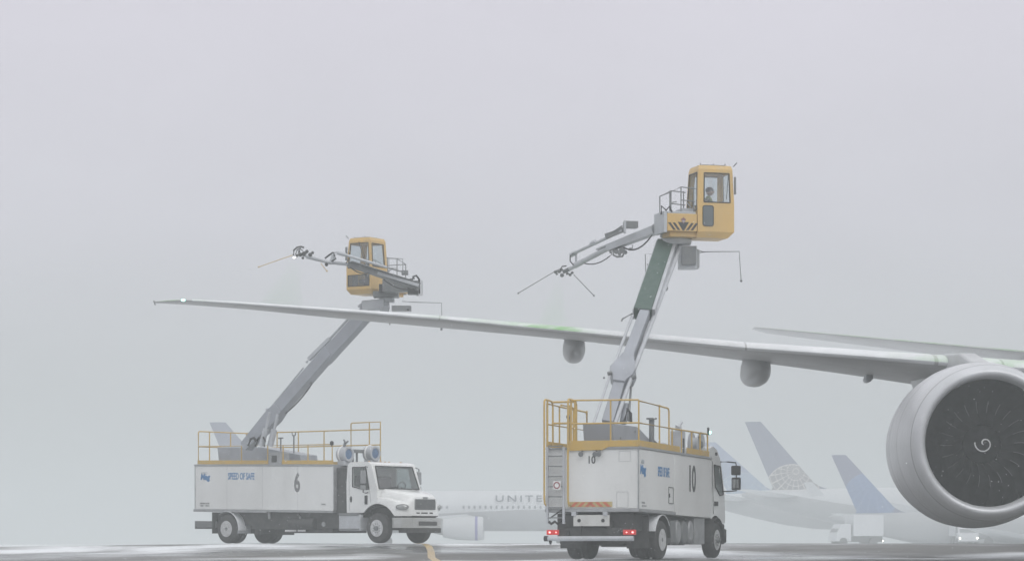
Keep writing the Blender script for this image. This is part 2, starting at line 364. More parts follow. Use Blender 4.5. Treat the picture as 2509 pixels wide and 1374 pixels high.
q = P(377, 737, 88.3); MB().bar((q.x, q.y, q.z), (q.x - .02, q.y + .5, q.z - .07), .03, .04).build('static_wick', MGREY, wing)
# engine
EX, EY, EZ = 11.40, 68.0, 1.65 + (1328 - 1083) / F * 68
nac = MB(); outer = [(-.02, 1.62), (.0, 1.67), (.05, 1.73), (.16, 1.80), (.34, 1.86)]
body = [(.34, 1.86), (.7, 1.925), (1.2, 1.98), (1.9, 2.02), (2.7, 2.03), (3.6, 2.0), (4.6, 1.9), (5.4, 1.78), (6.0, 1.66), (6.0, 1.60), (5, 1.62), (3, 1.64), (1.3, 1.63), (.8, 1.61), (.4, 1.56)]
nac.lathe(body, (EX, EY, EZ), (0, 1, 0), 96, closed=True)
NACM = mat('nacelle_grey', (.60, .61, .63), .33, dirt=(.40, .40, .41), dirt_amt=.6, scale=.8)
eng = nac.build('engine_nacelle', NACM, plane, smooth=40)
lip = MB(); lip.lathe([(.335, 1.865), (.2, 1.825), (.09, 1.775), (.02, 1.715), (.0, 1.665), (.02, 1.61), (.09, 1.565), (.2, 1.535), (.38, 1.525), (.38, 1.56)], (EX, EY, EZ), (0, 1, 0), 96, closed=True)
lip.build('inlet_lip', LIPM, eng, smooth=60)
sm_ = MB(); sm_.lathe([(.325, 1.85), (.325, 1.864), (.352, 1.869), (.352, 1.85)], (EX, EY, EZ), (0, 1, 0), 96, closed=True); sm_.build('cowl_seam', MGREY, eng, smooth=60)
for ya in (1.75, 3.1):
    sm_ = MB(); r_ = interp(ya, [(1.2, 1.98), (1.9, 2.02), (2.7, 2.03), (3.6, 2.0)]) + .002; sm_.lathe([(ya, r_ - .02), (ya, r_), (ya + .012, r_), (ya + .012, r_ - .02)], (EX, EY, EZ), (0, 1, 0), 96, closed=True); sm_.build('cowl_seam', MGREY, eng, smooth=60)
duct = MB(); duct.loft([[V((EX + r * cos(t), EY + y, EZ + r * sin(t))) for t in [2 * pi * k / 64 for k in range(64)]] for y, r in ((.38, 1.53), (.8, 1.55), (1.35, 1.60), (1.75, 1.62))], caps=False)
duct.build('inlet_duct', mat('duct_dark', (.10, .10, .105), .5, .2, var=.2, scale=3), eng)
back = MB(); back.lathe([(1.72, 1.61), (1.75, .05)], (EX, EY, EZ), (0, 1, 0), 48); back.build('fan_shade_disc', mat('fan_shadow', (.02, .021, .022), .6), eng)  # near-black disc stands in for the shade behind the blades
for k in range(22):
    a = 2 * pi * k / 22 + .1; m_ = MB(); rings = []
    for i in range(9):
        f = i / 8; r = .46 + (1.585 - .46) * f; sw = .16 * sin(f * pi * 1.05) - .10 * f; tw = R(30 + 32 * f); ch = .40 + .16 * sin(f * pi * .8)
        ca = a + sw / max(r, .3); er = V((cos(ca), 0, sin(ca))); et = V((-sin(ca), 0, cos(ca)))
        cen = V((EX, EY + 1.42 - .12 * sin(f * pi), EZ)) + er * r; dd = V((0, 1, 0)) * cos(tw) + et * sin(tw); nn = V((0, 1, 0)) * -sin(tw) + et * cos(tw)
        rings.append([cen + dd * ch * u + nn * th for u, th in ((-.5, 0), (-.3, .012), (.2, .018), (.5, 0), (.2, -.006), (-.3, -.01))])
    m_.loft(rings); bl = m_.build('fan_blade', FAN, eng, smooth=60)
    st = MB(); st.loft([[rg[0] + V((0, -.004, 0)), rg[0] + (rg[1] - rg[0]) * .22 + V((0, -.006, 0)), rg[0] + (rg[5] - rg[0]) * .12 + V((0, -.004, 0))] for rg in rings[2:5]])
    st.build('blade_glint', mat('blade_glint_metal', (.26, .26, .27), .3, .5), bl)  # glints on the blade edges, put in as short paler strips at mid radius
sp_ = MB(); sp_.lathe([(.86, .015), (.9, .07), (1.0, .17), (1.12, .28), (1.25, .38), (1.4, .47)], (EX, EY, EZ), (0, 1, 0), 40)
spin = sp_.build('spinner', FAN, eng, smooth=60)
swl = MB(); pts = []
for i in range(40):
    f = i / 39; th = R(570) - f * R(400); y = .875 + .17 * f; r = interp(y, [(.86, .015), (.9, .07), (1.0, .17), (1.12, .28), (1.25, .38)]) + .006
    pts.append(V((EX + r * cos(th), EY + y - .004, EZ + r * sin(th))))
swl.path(pts, .018, 6); swl.build('spinner_swirl', mat('swirl_white', (.8, .8, .8), .5, var=.03), spin)
# pylon
pyl = MB(); pyl.loft([[V((EX - .28, y, z0)), V((EX + .28, y, z0)), V((EX + .22, y, z1)), V((EX - .22, y, z1))] for y, z0, z1 in ((69.6, EZ + 1.6, EZ + 2.02), (71.5, EZ + 1.5, EZ + 2.35), (74, EZ + 1.3, EZ + 2.5), (79, EZ + .9, EZ + 2.1))])
pyl.build('pylon', PAINT, plane, bevel=.05)
q = P(2236, 930, 78.5); pf = MB(); pf.prism([(q.x - .1, q.z + .35), (q.x + .9, q.z + .3), (q.x + .6, q.z - .75), (q.x + .1, q.z - .3)], 'y', 76.5, 79); pf.build('pylon_fairing', PAINT, plane, bevel=.05)
# fuselage, fin and tailplane
FX, FZ = 20.75, 5.0
fu = MB(); rings = []
for y, r, dz in ((40.6, .1, -.6), (41.2, .9, -.55), (42.4, 1.65, -.4), (44.5, 2.4, -.15), (47.5, 2.95, 0), (51, 3.1, 0), (60, 3.1, 0), (75, 3.1, 0), (90, 3.1, 0), (96, 2.95, .15), (102, 2.35, .65), (108, 1.6, 1.25), (112, 1.0, 1.7), (114.5, .4, 2.0)):
    rings.append([V((FX + r * cos(t), y, FZ + 1.5 + dz + r * sin(t))) for t in [2 * pi * k / 40 for k in range(40)]])
fu.loft(rings); fu.build('fuselage', mat('fuselage_white', (.74, .75, .76), .35, var=.06, scale=.4), plane, smooth=60)
fb = MB(); fb.loft([[V((FX + 3.2 * k * cos(t), y, FZ - .6 + 1.2 * k * sin(t))) for t in [2 * pi * i / 24 for i in range(24)]] for y, k in ((62, .1), (64, .7), (68, 1), (82, 1), (86, .7), (89, .1))]); fb.build('wing_root_fairing', PAINT, plane, smooth=60)
fi = MB(); fi.loft([[V((FX - t, y0, z)), V((FX - t * .6, y0 + (y1 - y0) * .5, z)), V((FX, y1, z)), V((FX + t * .6, y0 + (y1 - y0) * .5, z)), V((FX + t, y0, z))] for z, y0, y1, t in ((8.2, 99, 110.5, .25), (9.4, 102, 111, .22), (17.5, 110.5, 114.5, .1))])
fi.build('fin', mat('fin_blue', (.10, .14, .28), .4, var=.06, scale=.6), plane, smooth=0)
stab = []
for side in (-1, 1):
    m_ = MB(); rings = []
    tipX, tipY, tipZ = P(1836, 808, 118).x, 115.5, P(1836, 808, 117).z; rX, rY, rZ = 19.4, 106.5, P(2505, 866, 107).z
    for f in (0, .15, .4, .7, .93, 1):
        X = rX + (tipX - rX) * f; Y = rY + (tipY - rY) * f; z = rZ + (tipZ - rZ) * f; c = 6.2 - 3.9 * f if f < .97 else 1.2; t = .085 * c
        if side > 0: X = 2 * FX - X
        rings.append([V((X, Y + c * s, z + t * foil(s) * .5)) for s in reversed(SS)] + [V((X, Y + c * s, z - t * foil(s) * .5)) for s in SS[1:]])
    m_.loft(rings); m_.build('tailplane', WINGM, plane, smooth=50)
for gx, gy in ((15.4, 77), (26.1, 77), (20.75, 47)):
    m_ = MB(); zg = gz(gx, gy); m_.tube((gx, gy, zg + .6), (gx, gy, FZ - .2), .2); m_.tube((gx, gy, zg + 1.6), (gx + (1.5 if gx < 20 else -1.5 if gx > 21 else .0), gy, FZ - .2), .12)
    lg = m_.build('landing_gear', LGREY, plane)
    for dy in ((-1.4, 0, 1.4) if gy > 60 else (0,)):
        for dx in (-.45, .45):
            t_ = MB(); t_.lathe([(-.22, .35), (-.24, .55), (-.16, .66), (.16, .66), (.24, .55), (.22, .35)], (gx + dx, gy + dy, zg + .66), (1, 0, 0), 24); t_.build('tyre', TYRE, lg)

# ------------------------------------------------------------------ vehicle parts
def wheel(parent, x, y, z, r, w, out, dual=False, dish=.10):
    m_ = MB()
    for k in range(2 if dual else 1):
        yc = y - out * (w / 2 + k * (w + .06)); h = w / 2
        m_.lathe([(-h, .56 * r), (-h * 1.02, .8 * r), (-h * .9, .93 * r), (-h * .7, .985 * r), (-h * .2, r), (-h * .15, .975 * r), (h * .15, .975 * r), (h * .2, r), (h * .7, .985 * r), (h * .9, .93 * r), (h * 1.02, .8 * r), (h, .56 * r)], (x, yc, z), (0, 1, 0), 40)
    t = m_.build('wheel', TYRE, parent, smooth=40)
    rm = MB(); rr = .565 * r
    prof = [(.015, rr), (.02, rr * .93), (-dish * .5, rr * .86), (-dish, rr * .6), (-dish, rr * .1)] if dual else [(.015, rr), (.02, rr * .92), (-.02, rr * .85), (-.01, rr * .5), (-.01, rr * .1)]
    rm.lathe(prof, (x, y, z), (0, out, 0), 32); rim = rm.build('rim', RIM, t)
    hb = MB(); z0 = -dish if dual else -.01
    hb.lathe([(z0, .30 * rr), (z0 + .09, .27 * rr), (z0 + .12, .18 * rr), (z0 + .12, .02)], (x, y, z), (0, out, 0), 20)
    for k in range(10):
        a = 2 * pi * k / 10; c = V((x + .52 * rr * cos(a), y + out * z0, z + .52 * rr * sin(a))); hb.tube(c, c + V((0, out * .035, 0)), .022, 6)
    hb.build('hub', MGREY, t)
    if not dual:
        ho = MB()
        for k in range(5):
            a = 2 * pi * k / 5 + .5; c = V((x + .76 * rr * cos(a), y + out * .0, z + .76 * rr * sin(a))); ho.tube(c, c + V((0, out * .004, 0)), .035, 12)
        ho.build('hand_hole', BLACK, t)
    return t
def rail(parent, pts, r=.022, name='guard_rail', m=None, M=None, sh=0):
    b = MB(M, sh)
    for seg in pts: b.path(seg, r) if len(seg) > 2 else b.tube(seg[0], seg[1], r, 8)
    return b.build(name, m or YEL, parent)
def fillet(a, b, c, r=.12, n=4):
    a, b, c = V(a), V(b), V(c); p = b + (a - b).normalized() * r; q = b + (c - b).normalized() * r
    return [p.lerp(b, t).lerp(b.lerp(q, t), t) for t in [i / n for i in range(n + 1)]]

def operator_cabin(truck, fr, O, ang, plat_len, person_label=None, sc=(1, 1, 1)):
    """O world point at the centre of the cabin floor, ang = heading of the cabin's front; builds in truck space"""
    o = fr.L(O); a = ang - fr.a; M = Matrix.Translation(o) @ Matrix.Rotation(a, 4, 'Z') @ Matrix.Diagonal((*sc, 1))
    def ring(z, u0, u1, v0, v1): return [V((u0, v0, z)), V((u1, v0, z)), V((u1, v1, z)), V((u0, v1, z))]
    c = MB(M); c.loft([ring(0, -.49, .34, -.42, .42), ring(.17, -.49, .49, -.5, .5), ring(1.0, -.49, .49, -.5, .5), ring(1.96, -.44, .47, -.41, .46), ring(2.07, -.41, .44, -.37, .42)])
    cab = c.build('operator_cabin', YEL2, truck)
    inner = MB(M); inner.loft([ring(.2, -.45, .45, -.46, .46), ring(1.0, -.45, .45, -.46, .46), ring(1.92, -.40, .43, -.37, .42)])
    cuts = [inner]
    cuts.append(MB(M).prism([(-.31, 1.02), (.37, 1.02), (.37, 1.83), (-.27, 1.85)], 'y', -.7, -.2))        # right window
    cuts.append(MB(M).prism([(-.34, 1.0), (.34, 1.0), (.34, 1.86), (-.27, 1.86)], 'y', .2, .7))           # left window
    cuts.append(MB(M).prism([(-.42, .98), (.42, .98), (.37, 1.86), (-.33, 1.86)], 'x', .2, .8))           # front window
    cuts.append(MB(M).prism([(-.42, .30), (.42, .30), (.42, .68), (-.42, .68)], 'x', .2, .8))             # low front window
    cuts.append(MB(M).prism([(-.42, .80), (.42, .80), (.36, 1.86), (-.30, 1.86)], 'x', -.8, -.2))         # rear window
    carve(cab, cuts); fin_smooth(cab.data, 12)
    def pane(pts, name='window', m=CGLASS):
        p = MB(M); p.add(pts, [tuple(range(len(pts)))]); return p.build(name, m, cab, smooth=0)
    def yv(z, s): return s * (.5 if z < 1 else .5 - .10 * (z - 1) / .94 if s < 0 else .5 - .04 * (z - 1) / .94) * 1
    def seal(pts):
        p = MB(M)
        for i in range(len(pts)): p.tube(pts[i], pts[(i + 1) % len(pts)], .017, 6)
        p.build('window_seal', BLACK, cab)
    for s in (-1, 1):
        pts = [(u, yv(z, s) - s * .012, z) for u, z in ((-.32, 1.01), (.38, 1.01), (.38, 1.85), (-.29, 1.85))]; pane(pts); seal([(u, yv(z, s) + s * .003, z) for (u, _, z) in pts])
    fx = lambda z: .49 - .03 * max(0, z - 1) / .94
    pts = [(fx(z) - .01, v, z) for v, z in ((-.43, .97), (.43, .97), (.38, 1.87), (-.34, 1.87))]; pane(pts, 'windscreen'); seal([(x + .012, y, z) for x, y, z in pts])
    pts = [(.478, v, z) for v, z in ((-.43, .29), (.43, .29), (.43, .69), (-.43, .69))]; pane(pts, 'low_window', GLASS); seal([(x + .012, y, z) for x, y, z in pts])
    rx = lambda z: -.49 + .05 * max(0, z - 1) / .94
    pts = [(rx(z) + .01, v, z) for v, z in ((-.43, .79), (.43, .79), (.37, 1.87), (-.31, 1.87))]; pane(pts); seal([(x - .012, y, z) for x, y, z in pts])
    # low oval window in the right side
    lw = MB(M); pts = []
    for cx_, cz_, a0 in ((-.13, .85, 0), (-.29, .85, 90), (-.29, .39, 180), (-.13, .39, 270)):
        for k in range(5): t = R(a0 + 22.5 * k); pts.append((cx_ + .06 * cos(t), cz_ + .06 * sin(t)))
    lw.prism(pts, 'y', -.507, -.49); lw.build('low_window', mat('grey_window', (.13, .15, .16), .2, var=.1), cab)
    ls = MB(M)
    for i in range(len(pts)): ls.tube((pts[i][0], -.508, pts[i][1]), (pts[(i + 1) % len(pts)][0], -.508, pts[(i + 1) % len(pts)][1]), .012, 6)
    ls.build('window_seal', BLACK, cab)
    rf = MB(M); rf.box(-.30, .32, -.28, .30, 2.06, 2.10); 
    for u, v in ((-.36, -.3), (-.28, .2), (.0, -.25), (.30, -.3), (.40, .2)): rf.tube((u, v, 2.02), (u + .01, v, 2.14), .014, 6)
    rf.build('roof_fittings', MGREY, cab)
    wp = MB(M); wp.tube((.50, .02, 1.92), (.52, .25, 1.2), .012, 6); wp.build('wiper', BLACK, cab)
    wp = MB(M); wp.tube((.50, -.4, 2.05), (.58, -.45, 2.16), .012, 6); wp.build('aerial', BLACK, cab)
    mr_ = MB(M); mr_.box(.50, .54, -.52, -.44, 1.25, 1.75); mr_.build('mirror', MGREY, cab, bevel=.01)
    sm = MB(M); sm.box(-.22, .2, -.24, .24, .42, .56); sm.box(-.30, -.2, -.24, .24, .5, 1.22); sm.box(-.12, .1, -.1, .1, .2, .42); sm.build('seat', SEATM, cab, bevel=.05)
    cs = MB(M); cs.box(.15, .35, -.36, -.26, .2, .95); cs.box(.15, .35, .28, .38, .2, .95); cs.tube((.25, -.31, .95), (.25, -.31, 1.08), .02); cs.build('control_console', MGREY, cab, bevel=.02)
    if person_label:
        bm = bmesh.new(); sk = bm.verts.layers.skin.verify(); vv = {}
        J = {'pel': ((-.08, 0, .62), .13), 'waist': ((-.09, 0, .80), .125), 'chest': ((-.07, 0, 1.02), .14), 'neckb': ((-.05, 0, 1.18), .07), 'neck': ((-.03, 0, 1.26), .05),
             'ls': ((-.06, .17, 1.12), .065), 'le': ((.02, .25, .90), .048), 'lw': ((.22, .26, .98), .033), 'rs': ((-.06, -.17, 1.12), .065), 're': ((.02, -.25, .90), .048), 'rw': ((.2, -.29, 1.03), .033),
             'lh': ((-.02, .10, .60), .10), 'lk': ((.32, .13, .62), .065), 'la': ((.34, .13, .28), .045), 'lt': ((.43, .13, .24), .04),
             'rh': ((-.02, -.10, .60), .10), 'rk': ((.32, -.13, .62), .065), 'ra': ((.34, -.13, .28), .045), 'rt': ((.43, -.13, .24), .04)}
        for k, (p, r) in J.items():
            x = bm.verts.new(M @ V(p)); x[sk].radius = (r, r); vv[k] = x
        vv['pel'][sk].use_root = True
        for a_, b_ in ('pel waist', 'waist chest', 'chest neckb', 'neckb neck', 'neckb ls', 'ls le', 'le lw', 'neckb rs', 'rs re', 're rw', 'pel lh', 'lh lk', 'lk la', 'la lt', 'pel rh', 'rh rk', 'rk ra', 'ra rt') if False else [x.split() for x in ('pel waist', 'waist chest', 'chest neckb', 'neckb neck', 'neckb ls', 'ls le', 'le lw', 'neckb rs', 'rs re', 're rw', 'pel lh', 'lh lk', 'lk la', 'la lt', 'pel rh', 'rh rk', 'rk ra', 'ra rt')]:
            bm.edges.new((vv[a_], vv[b_]))
        me = bpy.data.meshes.new('person'); bm.to_mesh(me); bm.free(); po = bpy.data.objects.new('person', me); COL.objects.link(po)
        po.modifiers.new('skin', 'SKIN'); su = po.modifiers.new('sub', 'SUBSURF'); su.levels = 1; su.render_levels = 2
        me.materials.append(mat('dark_coat', (.035, .04, .05), .8, dirt=(.4, .5, .08), dirt_amt=.5, scale=9))
        dg = bpy.context.evaluated_depsgraph_get(); dg.update(); me2 = bpy.data.meshes.new_from_object(po.evaluated_get(dg)); po.modifiers.clear(); po.data = me2; fin_smooth(me2, 60)
        po.matrix_world = Matrix.Translation(fr.o) @ Matrix.Rotation(fr.a, 4, 'Z')
        SKIN = mat('skin', (.45, .27, .2), .6, var=.05)
        hd = MB(M); hd.ball((-.01, 0, 1.37), .105, 12, (.95, .78, 1.15)); hd.ball((.095, 0, 1.36), .02, 6, (1, .8, 1.2)); hd.ball((0, .085, 1.36), .025, 6, (.6, .4, 1)); hd.ball((0, -.085, 1.36), .025, 6, (.6, .4, 1)); hd.build('head', SKIN, po, smooth=60)
        ey = MB(M); ey.ball((.082, .035, 1.38), .012, 6); ey.ball((.082, -.035, 1.38), .012, 6); ey.box(.085, .092, -.025, .025, 1.305, 1.312); ey.build('face_features', BLACK, po)
        ha = MB(M); ha.ball((-.02, 0, 1.41), .112, 10, (1, .85, .85)); ha.build('knit_hat', INK, po, smooth=60)
        for s, wr in ((1, (.22, .26, .98)), (-1, (.2, -.29, 1.03))):
            hn = MB(M); wx, wy, wz = wr; hn.ball((wx + .05, wy, wz + .01), .042, 8, (1.1, .8, .6))
            for k in range(4): hn.path([(wx + .075, wy - .028 + k * .019, wz + .015), (wx + .11 + .006 * (k in (1, 2)), wy - .028 + k * .019, wz + .005), (wx + .115, wy - .028 + k * .019, wz - .025), (wx + .095, wy - .028 + k * .019, wz - .04)], .009, 6)
            hn.path([(wx + .03, wy - s * .035, wz), (wx + .065, wy - s * .05, wz - .01), (wx + .09, wy - s * .035, wz - .025)], .01, 6); hn.build('glove', BLACK, po)
        tag(po, person_label, 'person')
    # work platform behind the cabin
    p0, p1 = -.5 - plat_len, -.5
    pl = MB(M); pl.box(p0, p1 - .004, -.49, .49, .16, .66); pl.box(p0 + .1, p1 + .4, -.38, .38, .02, .16)
    plat = pl.build('work_platform', YEL2, truck, bevel=.015)
    dk = MB(M); dk.box(p0 + .02, p1 - .03, -.47, .47, .66, .72); dk.box(p1 - .35, p1 - .05, -.3, .3, .72, .84); dk.build('deck_cover', LGREY, plat, bevel=.01)
    cp = MB(M); cp.box(p0 - .09, p0 - .003, -.49, .40, .12, .72); cp.build('end_plate', LGREY, plat, bevel=.01)
    n = 8 if plat_len > 1 else 6; L = plat_len - .08; cm = p0 + .07 + L * .5
    for yy, y2 in ((-.4955, -.488), (.488, .4955)):
        hz = MB(M)
        for k in range(n):
            if k in (n // 2 - 1, n // 2): continue
            c_ = p0 + .07 + L * (k + .5) / n; d_ = -.07 if k < n // 2 else .07
            hz.prism([(c_ + d_ - .04, .40), (c_ + d_ + .03, .40), (c_ - d_ + .03, .19), (c_ - d_ - .04, .19)], 'y', yy, y2)
        hz.prism([(cm - .15, .42), (cm + .15, .42), (cm + .02, .18), (cm - .02, .18)], 'y', yy, y2)
        hz.build('hazard_stripes', INK, plat, smooth=0)
    em = MB(M); em.prism([(cm - .07, .50), (cm - .02, .53), (cm, .57), (cm + .02, .53), (cm + .07, .50), (cm, .36)], 'y', -.499, -.4965); em.build('emblem', mat('emblem_maroon', (.28, .12, .14), .5), plat, smooth=0)
    e2 = MB(M); e2.prism([(cm - .045, .47), (cm + .045, .47), (cm, .39)], 'y', -.502, -.4995); e2.build('emblem', mat('emblem_grey', (.45, .42, .45), .5), plat, smooth=0)
    seg = []
    for v in (-.45, .45):
        for u in (p0 + .08, (p0 + p1) / 2 - .02, p1 - .08): seg.append([(u, v, .7), (u, v, 1.42 if u > p0 + .3 else 1.25)])
        seg.append([(p0 + .08, v, 1.25), ((p0 + p1) / 2 - .02, v, 1.42), (p1 - .02, v, 1.38)])
        seg.append([((p0 + p1) / 2 - .02, v, 1.05), (p1 - .04, v, 1.02)])
    seg += [[(p0 + .08, -.45, 1.25), (p0 + .08, .45, 1.25)], [(p0 + .08, -.45, .95), (p0 + .45, .2, 1.08)], [(p1 - .1, -.3, .86), (p1 - .1 + .0, .1, 1.05)]]
    rail(plat, seg, .016, 'guard_rail', MGREY, M)
    hs_ = MB(M); hs_.path([(p0 - .15, -.46, .62), (p0 - .14, -.46, .86), (p0 - .02, -.46, .74), (p0 + .07, -.46, .86), (p0 + .13, -.46, .70)], .03); hs_.build('hose', BLACK, plat)
    return M, cab, plat

# ------------------------------------------------------------------ truck with cab-over front, boom over the wing
t10 = Frame(1622, 73, 1.22, R(68)); SH = .02
T = thing('deicing_truck', 'white deicing truck marked 10, with rear ladder and lit red tail lights', 'truck', tuple(t10.o), t10.a)
W2 = 2.46
b = MB(shear=SH); b.box(-1.79, 1.0, 0, W2, 1.24, 2.74); body10 = b.build('equipment_body', WHITE, T, bevel=.015)
b = MB(shear=SH); b.box(1.03, 4.07, 0.004, W2 - .004, 1.16, 2.74); b.build('equipment_body', WHITE, T, bevel=.015)
b = MB(shear=SH); b.box(.995, 1.035, .02, W2 - .02, 1.17, 2.73); b.box(-1.86, 1.02, -.03, W2 + .03, 1.16, 1.235); b.box(-1.75, 4.1, -.02, .05, 2.74, 2.80); b.box(-1.83, -1.75, -.02, W2 + .02, 2.74, 2.78); b.box(-1.81, -1.77, -.012, .02, 1.24, 2.74)
b.box(-1.75, 4.1, W2 - .05, W2 + .02, 2.74, 2.80); b.build('body_trim', TRIM, T, bevel=.008)
b = MB(shear=SH); b.box(-1.7, 4.1, .06, W2 - .06, 2.745, 2.79); b.build('roof_deck', MGREY, T)
b = MB(shear=SH)
xg = t10.S(1674, 1090).x; b.box(-1.80, xg - .3, -.015, .012, 2.80, 2.95); b.box(xg + .3, 3.85, -.015, .012, 2.80, 2.95); b.box(-1.80, 3.85, W2 - .012, W2 + .015, 2.80, 2.95); b.box(-1.83, -1.80, .0, .78, 2.79, 2.95)
b.prism([(.78, 2.95), (.78, 2.79), (.95, 2.71), (1.84, 2.70), (1.84, 2.95)], 'x', -1.84, -1.81); b.build('toe_board', YEL, T, bevel=.004)
def post(x, y, z0, z1): return [(x, y, z0), (x, y, z1)]
segs = [post(x, 0, 2.8, 3.93) for x in (-1.78, -.2)] + [post(.8, 0, 2.8, 3.35)] + [post(x, 0, 2.8, 3.38) for x in (1.55, 2.4, 3.1)]
tr = [(-1.78, 0, 3.93), (-.2, 0, 3.90)]
segs += [tr + fillet((-.2, 0, 3.9), (.55, 0, 3.88), (.55, 0, 3.36)) + [(.55, 0, 2.8)]]
segs += [[(-1.78, 0, 3.38), (.8, 0, 3.38)] + fillet((.8, 0, 3.38), (3.74, 0, 3.40), (3.74, 0, 2.8)) + [(3.74, 0, 2.8)]]
rail(T, segs, sh=SH)
segs = [post(x, W2, 2.8, 3.9) for x in (-1.78, -.9, .1, 1.1)] + [[(-1.78, W2, 3.9), (-.9, W2, 3.88)] + fillet((-.9, W2, 3.88), (1.1, W2, 3.86), (1.1, W2, 2.8)) + [(1.1, W2, 2.8)], [(-1.78, W2, 3.38), (3.7, W2, 3.38), (3.74, W2, 2.8)]] + [post(x, W2, 2.8, 3.38) for x in (2, 2.9)]
rail(T, segs, sh=SH)
segs = [post(-1.8, y, 2.8, 3.95) for y in (.74, 1.70)] + [[(-1.8, 0, 3.95), (-1.8, 1.78, 3.97)], [(-1.8, 0, 3.38), (-1.8, 1.78, 3.38)]]
rail(T, segs, sh=SH)
segs = []
for y in (1.80, W2 - .02):                                # handrails beside the ladder
    x0 = -2.02
    segs.append([(-1.84, y, 1.30), (-1.98, y, 1.36), (x0, y, 1.5), (x0, y, 3.8)] + fillet((x0, y, 3.8), (x0, y, 3.99), (-1.8, y, 3.99), .1) + [(-1.75, y, 3.99), (-1.5, y, 3.97), (-1.42, y, 3.88), (-1.42, y, 2.8)])
    segs.append([(-1.80, y, 2.85), (-1.80, y, 3.97)])
segs += [[(-1.42, 1.82, 3.42), (-1.42, W2, 3.42)], [(-1.42, 1.8, 3.96), (-1.42, W2, 3.96)], [(-1.2, 2.3, 3.9), (-.5, 2.3, 3.9), (-.2, 2.3, 3.85), (-.2, 2.3, 2.8)], [(-1.1, 2.1, 2.8), (-1.1, 2.1, 3.9)]]
rail(T, segs, .026, 'ladder_handrail', sh=SH)
b = MB(shear=SH)
for y in (1.96, 2.40): b.box(-1.93, -1.87, y - .03, y + .03, .86, 2.8)
b.build('ladder_rail', LGREY, T, bevel=.006)
for k in range(8):
    z = 1.0 + k * .255 + (.0 if k < 2 else .02); r_ = MB(shear=SH); r_.box(-1.94, -1.87, 1.99, 2.37, z, z + .03); r_.build('ladder_rung', MGREY, T)
b = MB(shear=SH); b.path([(-1.9, 2.02, .92), (-1.9, 2.12, .86), (-1.9, 2.2, .92), (-1.9, 2.3, .86), (-1.9, 2.36, .92)], .035); b.bar((-1.9, 2.0, 1.22), (-1.9, 2.34, 1.0), .03); b.build('folding_step', BLACK, T)
b = MB(shear=SH); b.box(-1.96, -1.945, 2.02, 2.23, 1.72, 1.94); sg = b.build('round_sign', WHITE2, T); 
b = MB(shear=SH); b.lathe([(0, .088), (.006, .088), (.006, .062), (0, .062)], (-1.962, 2.125, 1.83), (-1, 0, 0), 32, closed=True); b.build('sign_ring', mat('ring_maroon', (.30, .05, .06), .5), sg)
b = MB(shear=SH); b.box(-1.812, -1.79, .70, 1.88, 1.285, 1.415); cb = b.build('chevron_board', CHEVY, T)
b = MB(shear=SH)
for k in range(6):
    y0 = .73 + k * .2; s = .13 if k < 3 else -.13; yy = min(max(y0, .71), 1.72)
    b.prism([(yy, 1.292), (yy + .1, 1.292), (min(yy + .1 + s, 1.87), 1.408), (min(max(yy + s, .71), 1.86), 1.408)], 'x', -1.818, -1.813)
b.build('chevron_stripe', CHEVR, cb, smooth=0)
b = MB(); b.box(-1.86, -1.83, .75, 1.72, .84, 1.12); pp = b.build('number_plate_panel', mat('panel_white', (.62, .62, .60), .5, dirt=(.38, .38, .36), dirt_amt=.5, scale=4), T, bevel=.01)
b = MB(); [b.lathe([(0, .045), (.012, .045)], (-1.862, y, .98), (-1, 0, 0), 16) for y in (.92, 1.56)]; b.build('panel_hole_disc', BLACK, pp)  # black discs stand in for the dark holes in the panel
b = MB(); b.box(-1.9, -1.7, 1.64, 1.76, 1.1, 1.2); b.box(-1.9, -1.7, .8, .92, 1.1, 1.2); b.build('bracket', LGREY, T, bevel=.01)
b = MB()
for y in (.75, 1.55): b.box(-1.75, 4.9, y, y + .12, .62, .98)
b.box(-1.6, -.55, .2, 2.25, .72, 1.16); b.box(-1.72, -1.6, .25, 2.2, .55, .8); b.box(-.75, .85, .45, 2.0, .7, 1.15); b.box(.8, 4.0, .35, 2.1, .55, 1.15); b.box(-.15, .15, .55, 1.9, .35, .66)
b.tube((.0, 1.2, .5), (.0, 1.25, .95), .2); b.box(-.3, .3, .9, 1.55, .32, .7); b.box(-1.55, -1.5, .3, .8, .4, .7); b.box(-1.55, -1.5, 1.6, 2.2, .4, .7)
b.box(-.95, -.92, .03, .62, .28, 1.1); b.box(-.95, -.92, 1.85, 2.42, .28, 1.1); b.box(3.9, 5.2, .5, 1.95, .45, 1.1)
b.build('chassis', DGREY, T, bevel=.01)
b = MB(); b.tube((-1.95, .08, .53), (-1.95, W2 - .1, .53), .062, 16); b.build('bumper_bar', LGREY, T); b = MB(); b.tube((-1.95, W2 - .1, .53), (-1.95, W2, .53), .07, 16); b.build('bumper_end', BLACK, T)
for y in (.5, 1.9): MB().bar((-1.95, y, .5), (-1.7, y, .7), .08).build('bumper_bracket', BLACK, T)
MB().tube((-1.95, 2.3, .48), (-1.95, 2.3, .38), .05, 10, .02).build('towing_eye', BLACK, T)
for y0, y1 in ((.04, .38), (2.10, 2.43)):
    b = MB(); b.box(-1.9, -1.84, y0, y1, .62, .75); tl = b.build('tail_light', TAILR, T, bevel=.015)
    yy = y0 + .08 if y0 < 1 else y1 - .09; y2 = y0 + .24 if y0 < 1 else y1 - .26; b = MB(); b.ball((-1.90, yy, .685), .03, 8, (.4, 1, .8)); b.build('bulb', TAILW, tl); b = MB(); b.ball((-1.90, y2, .685), .02, 8, (.4, 1, .8)); b.build('bulb', TAILW, tl)
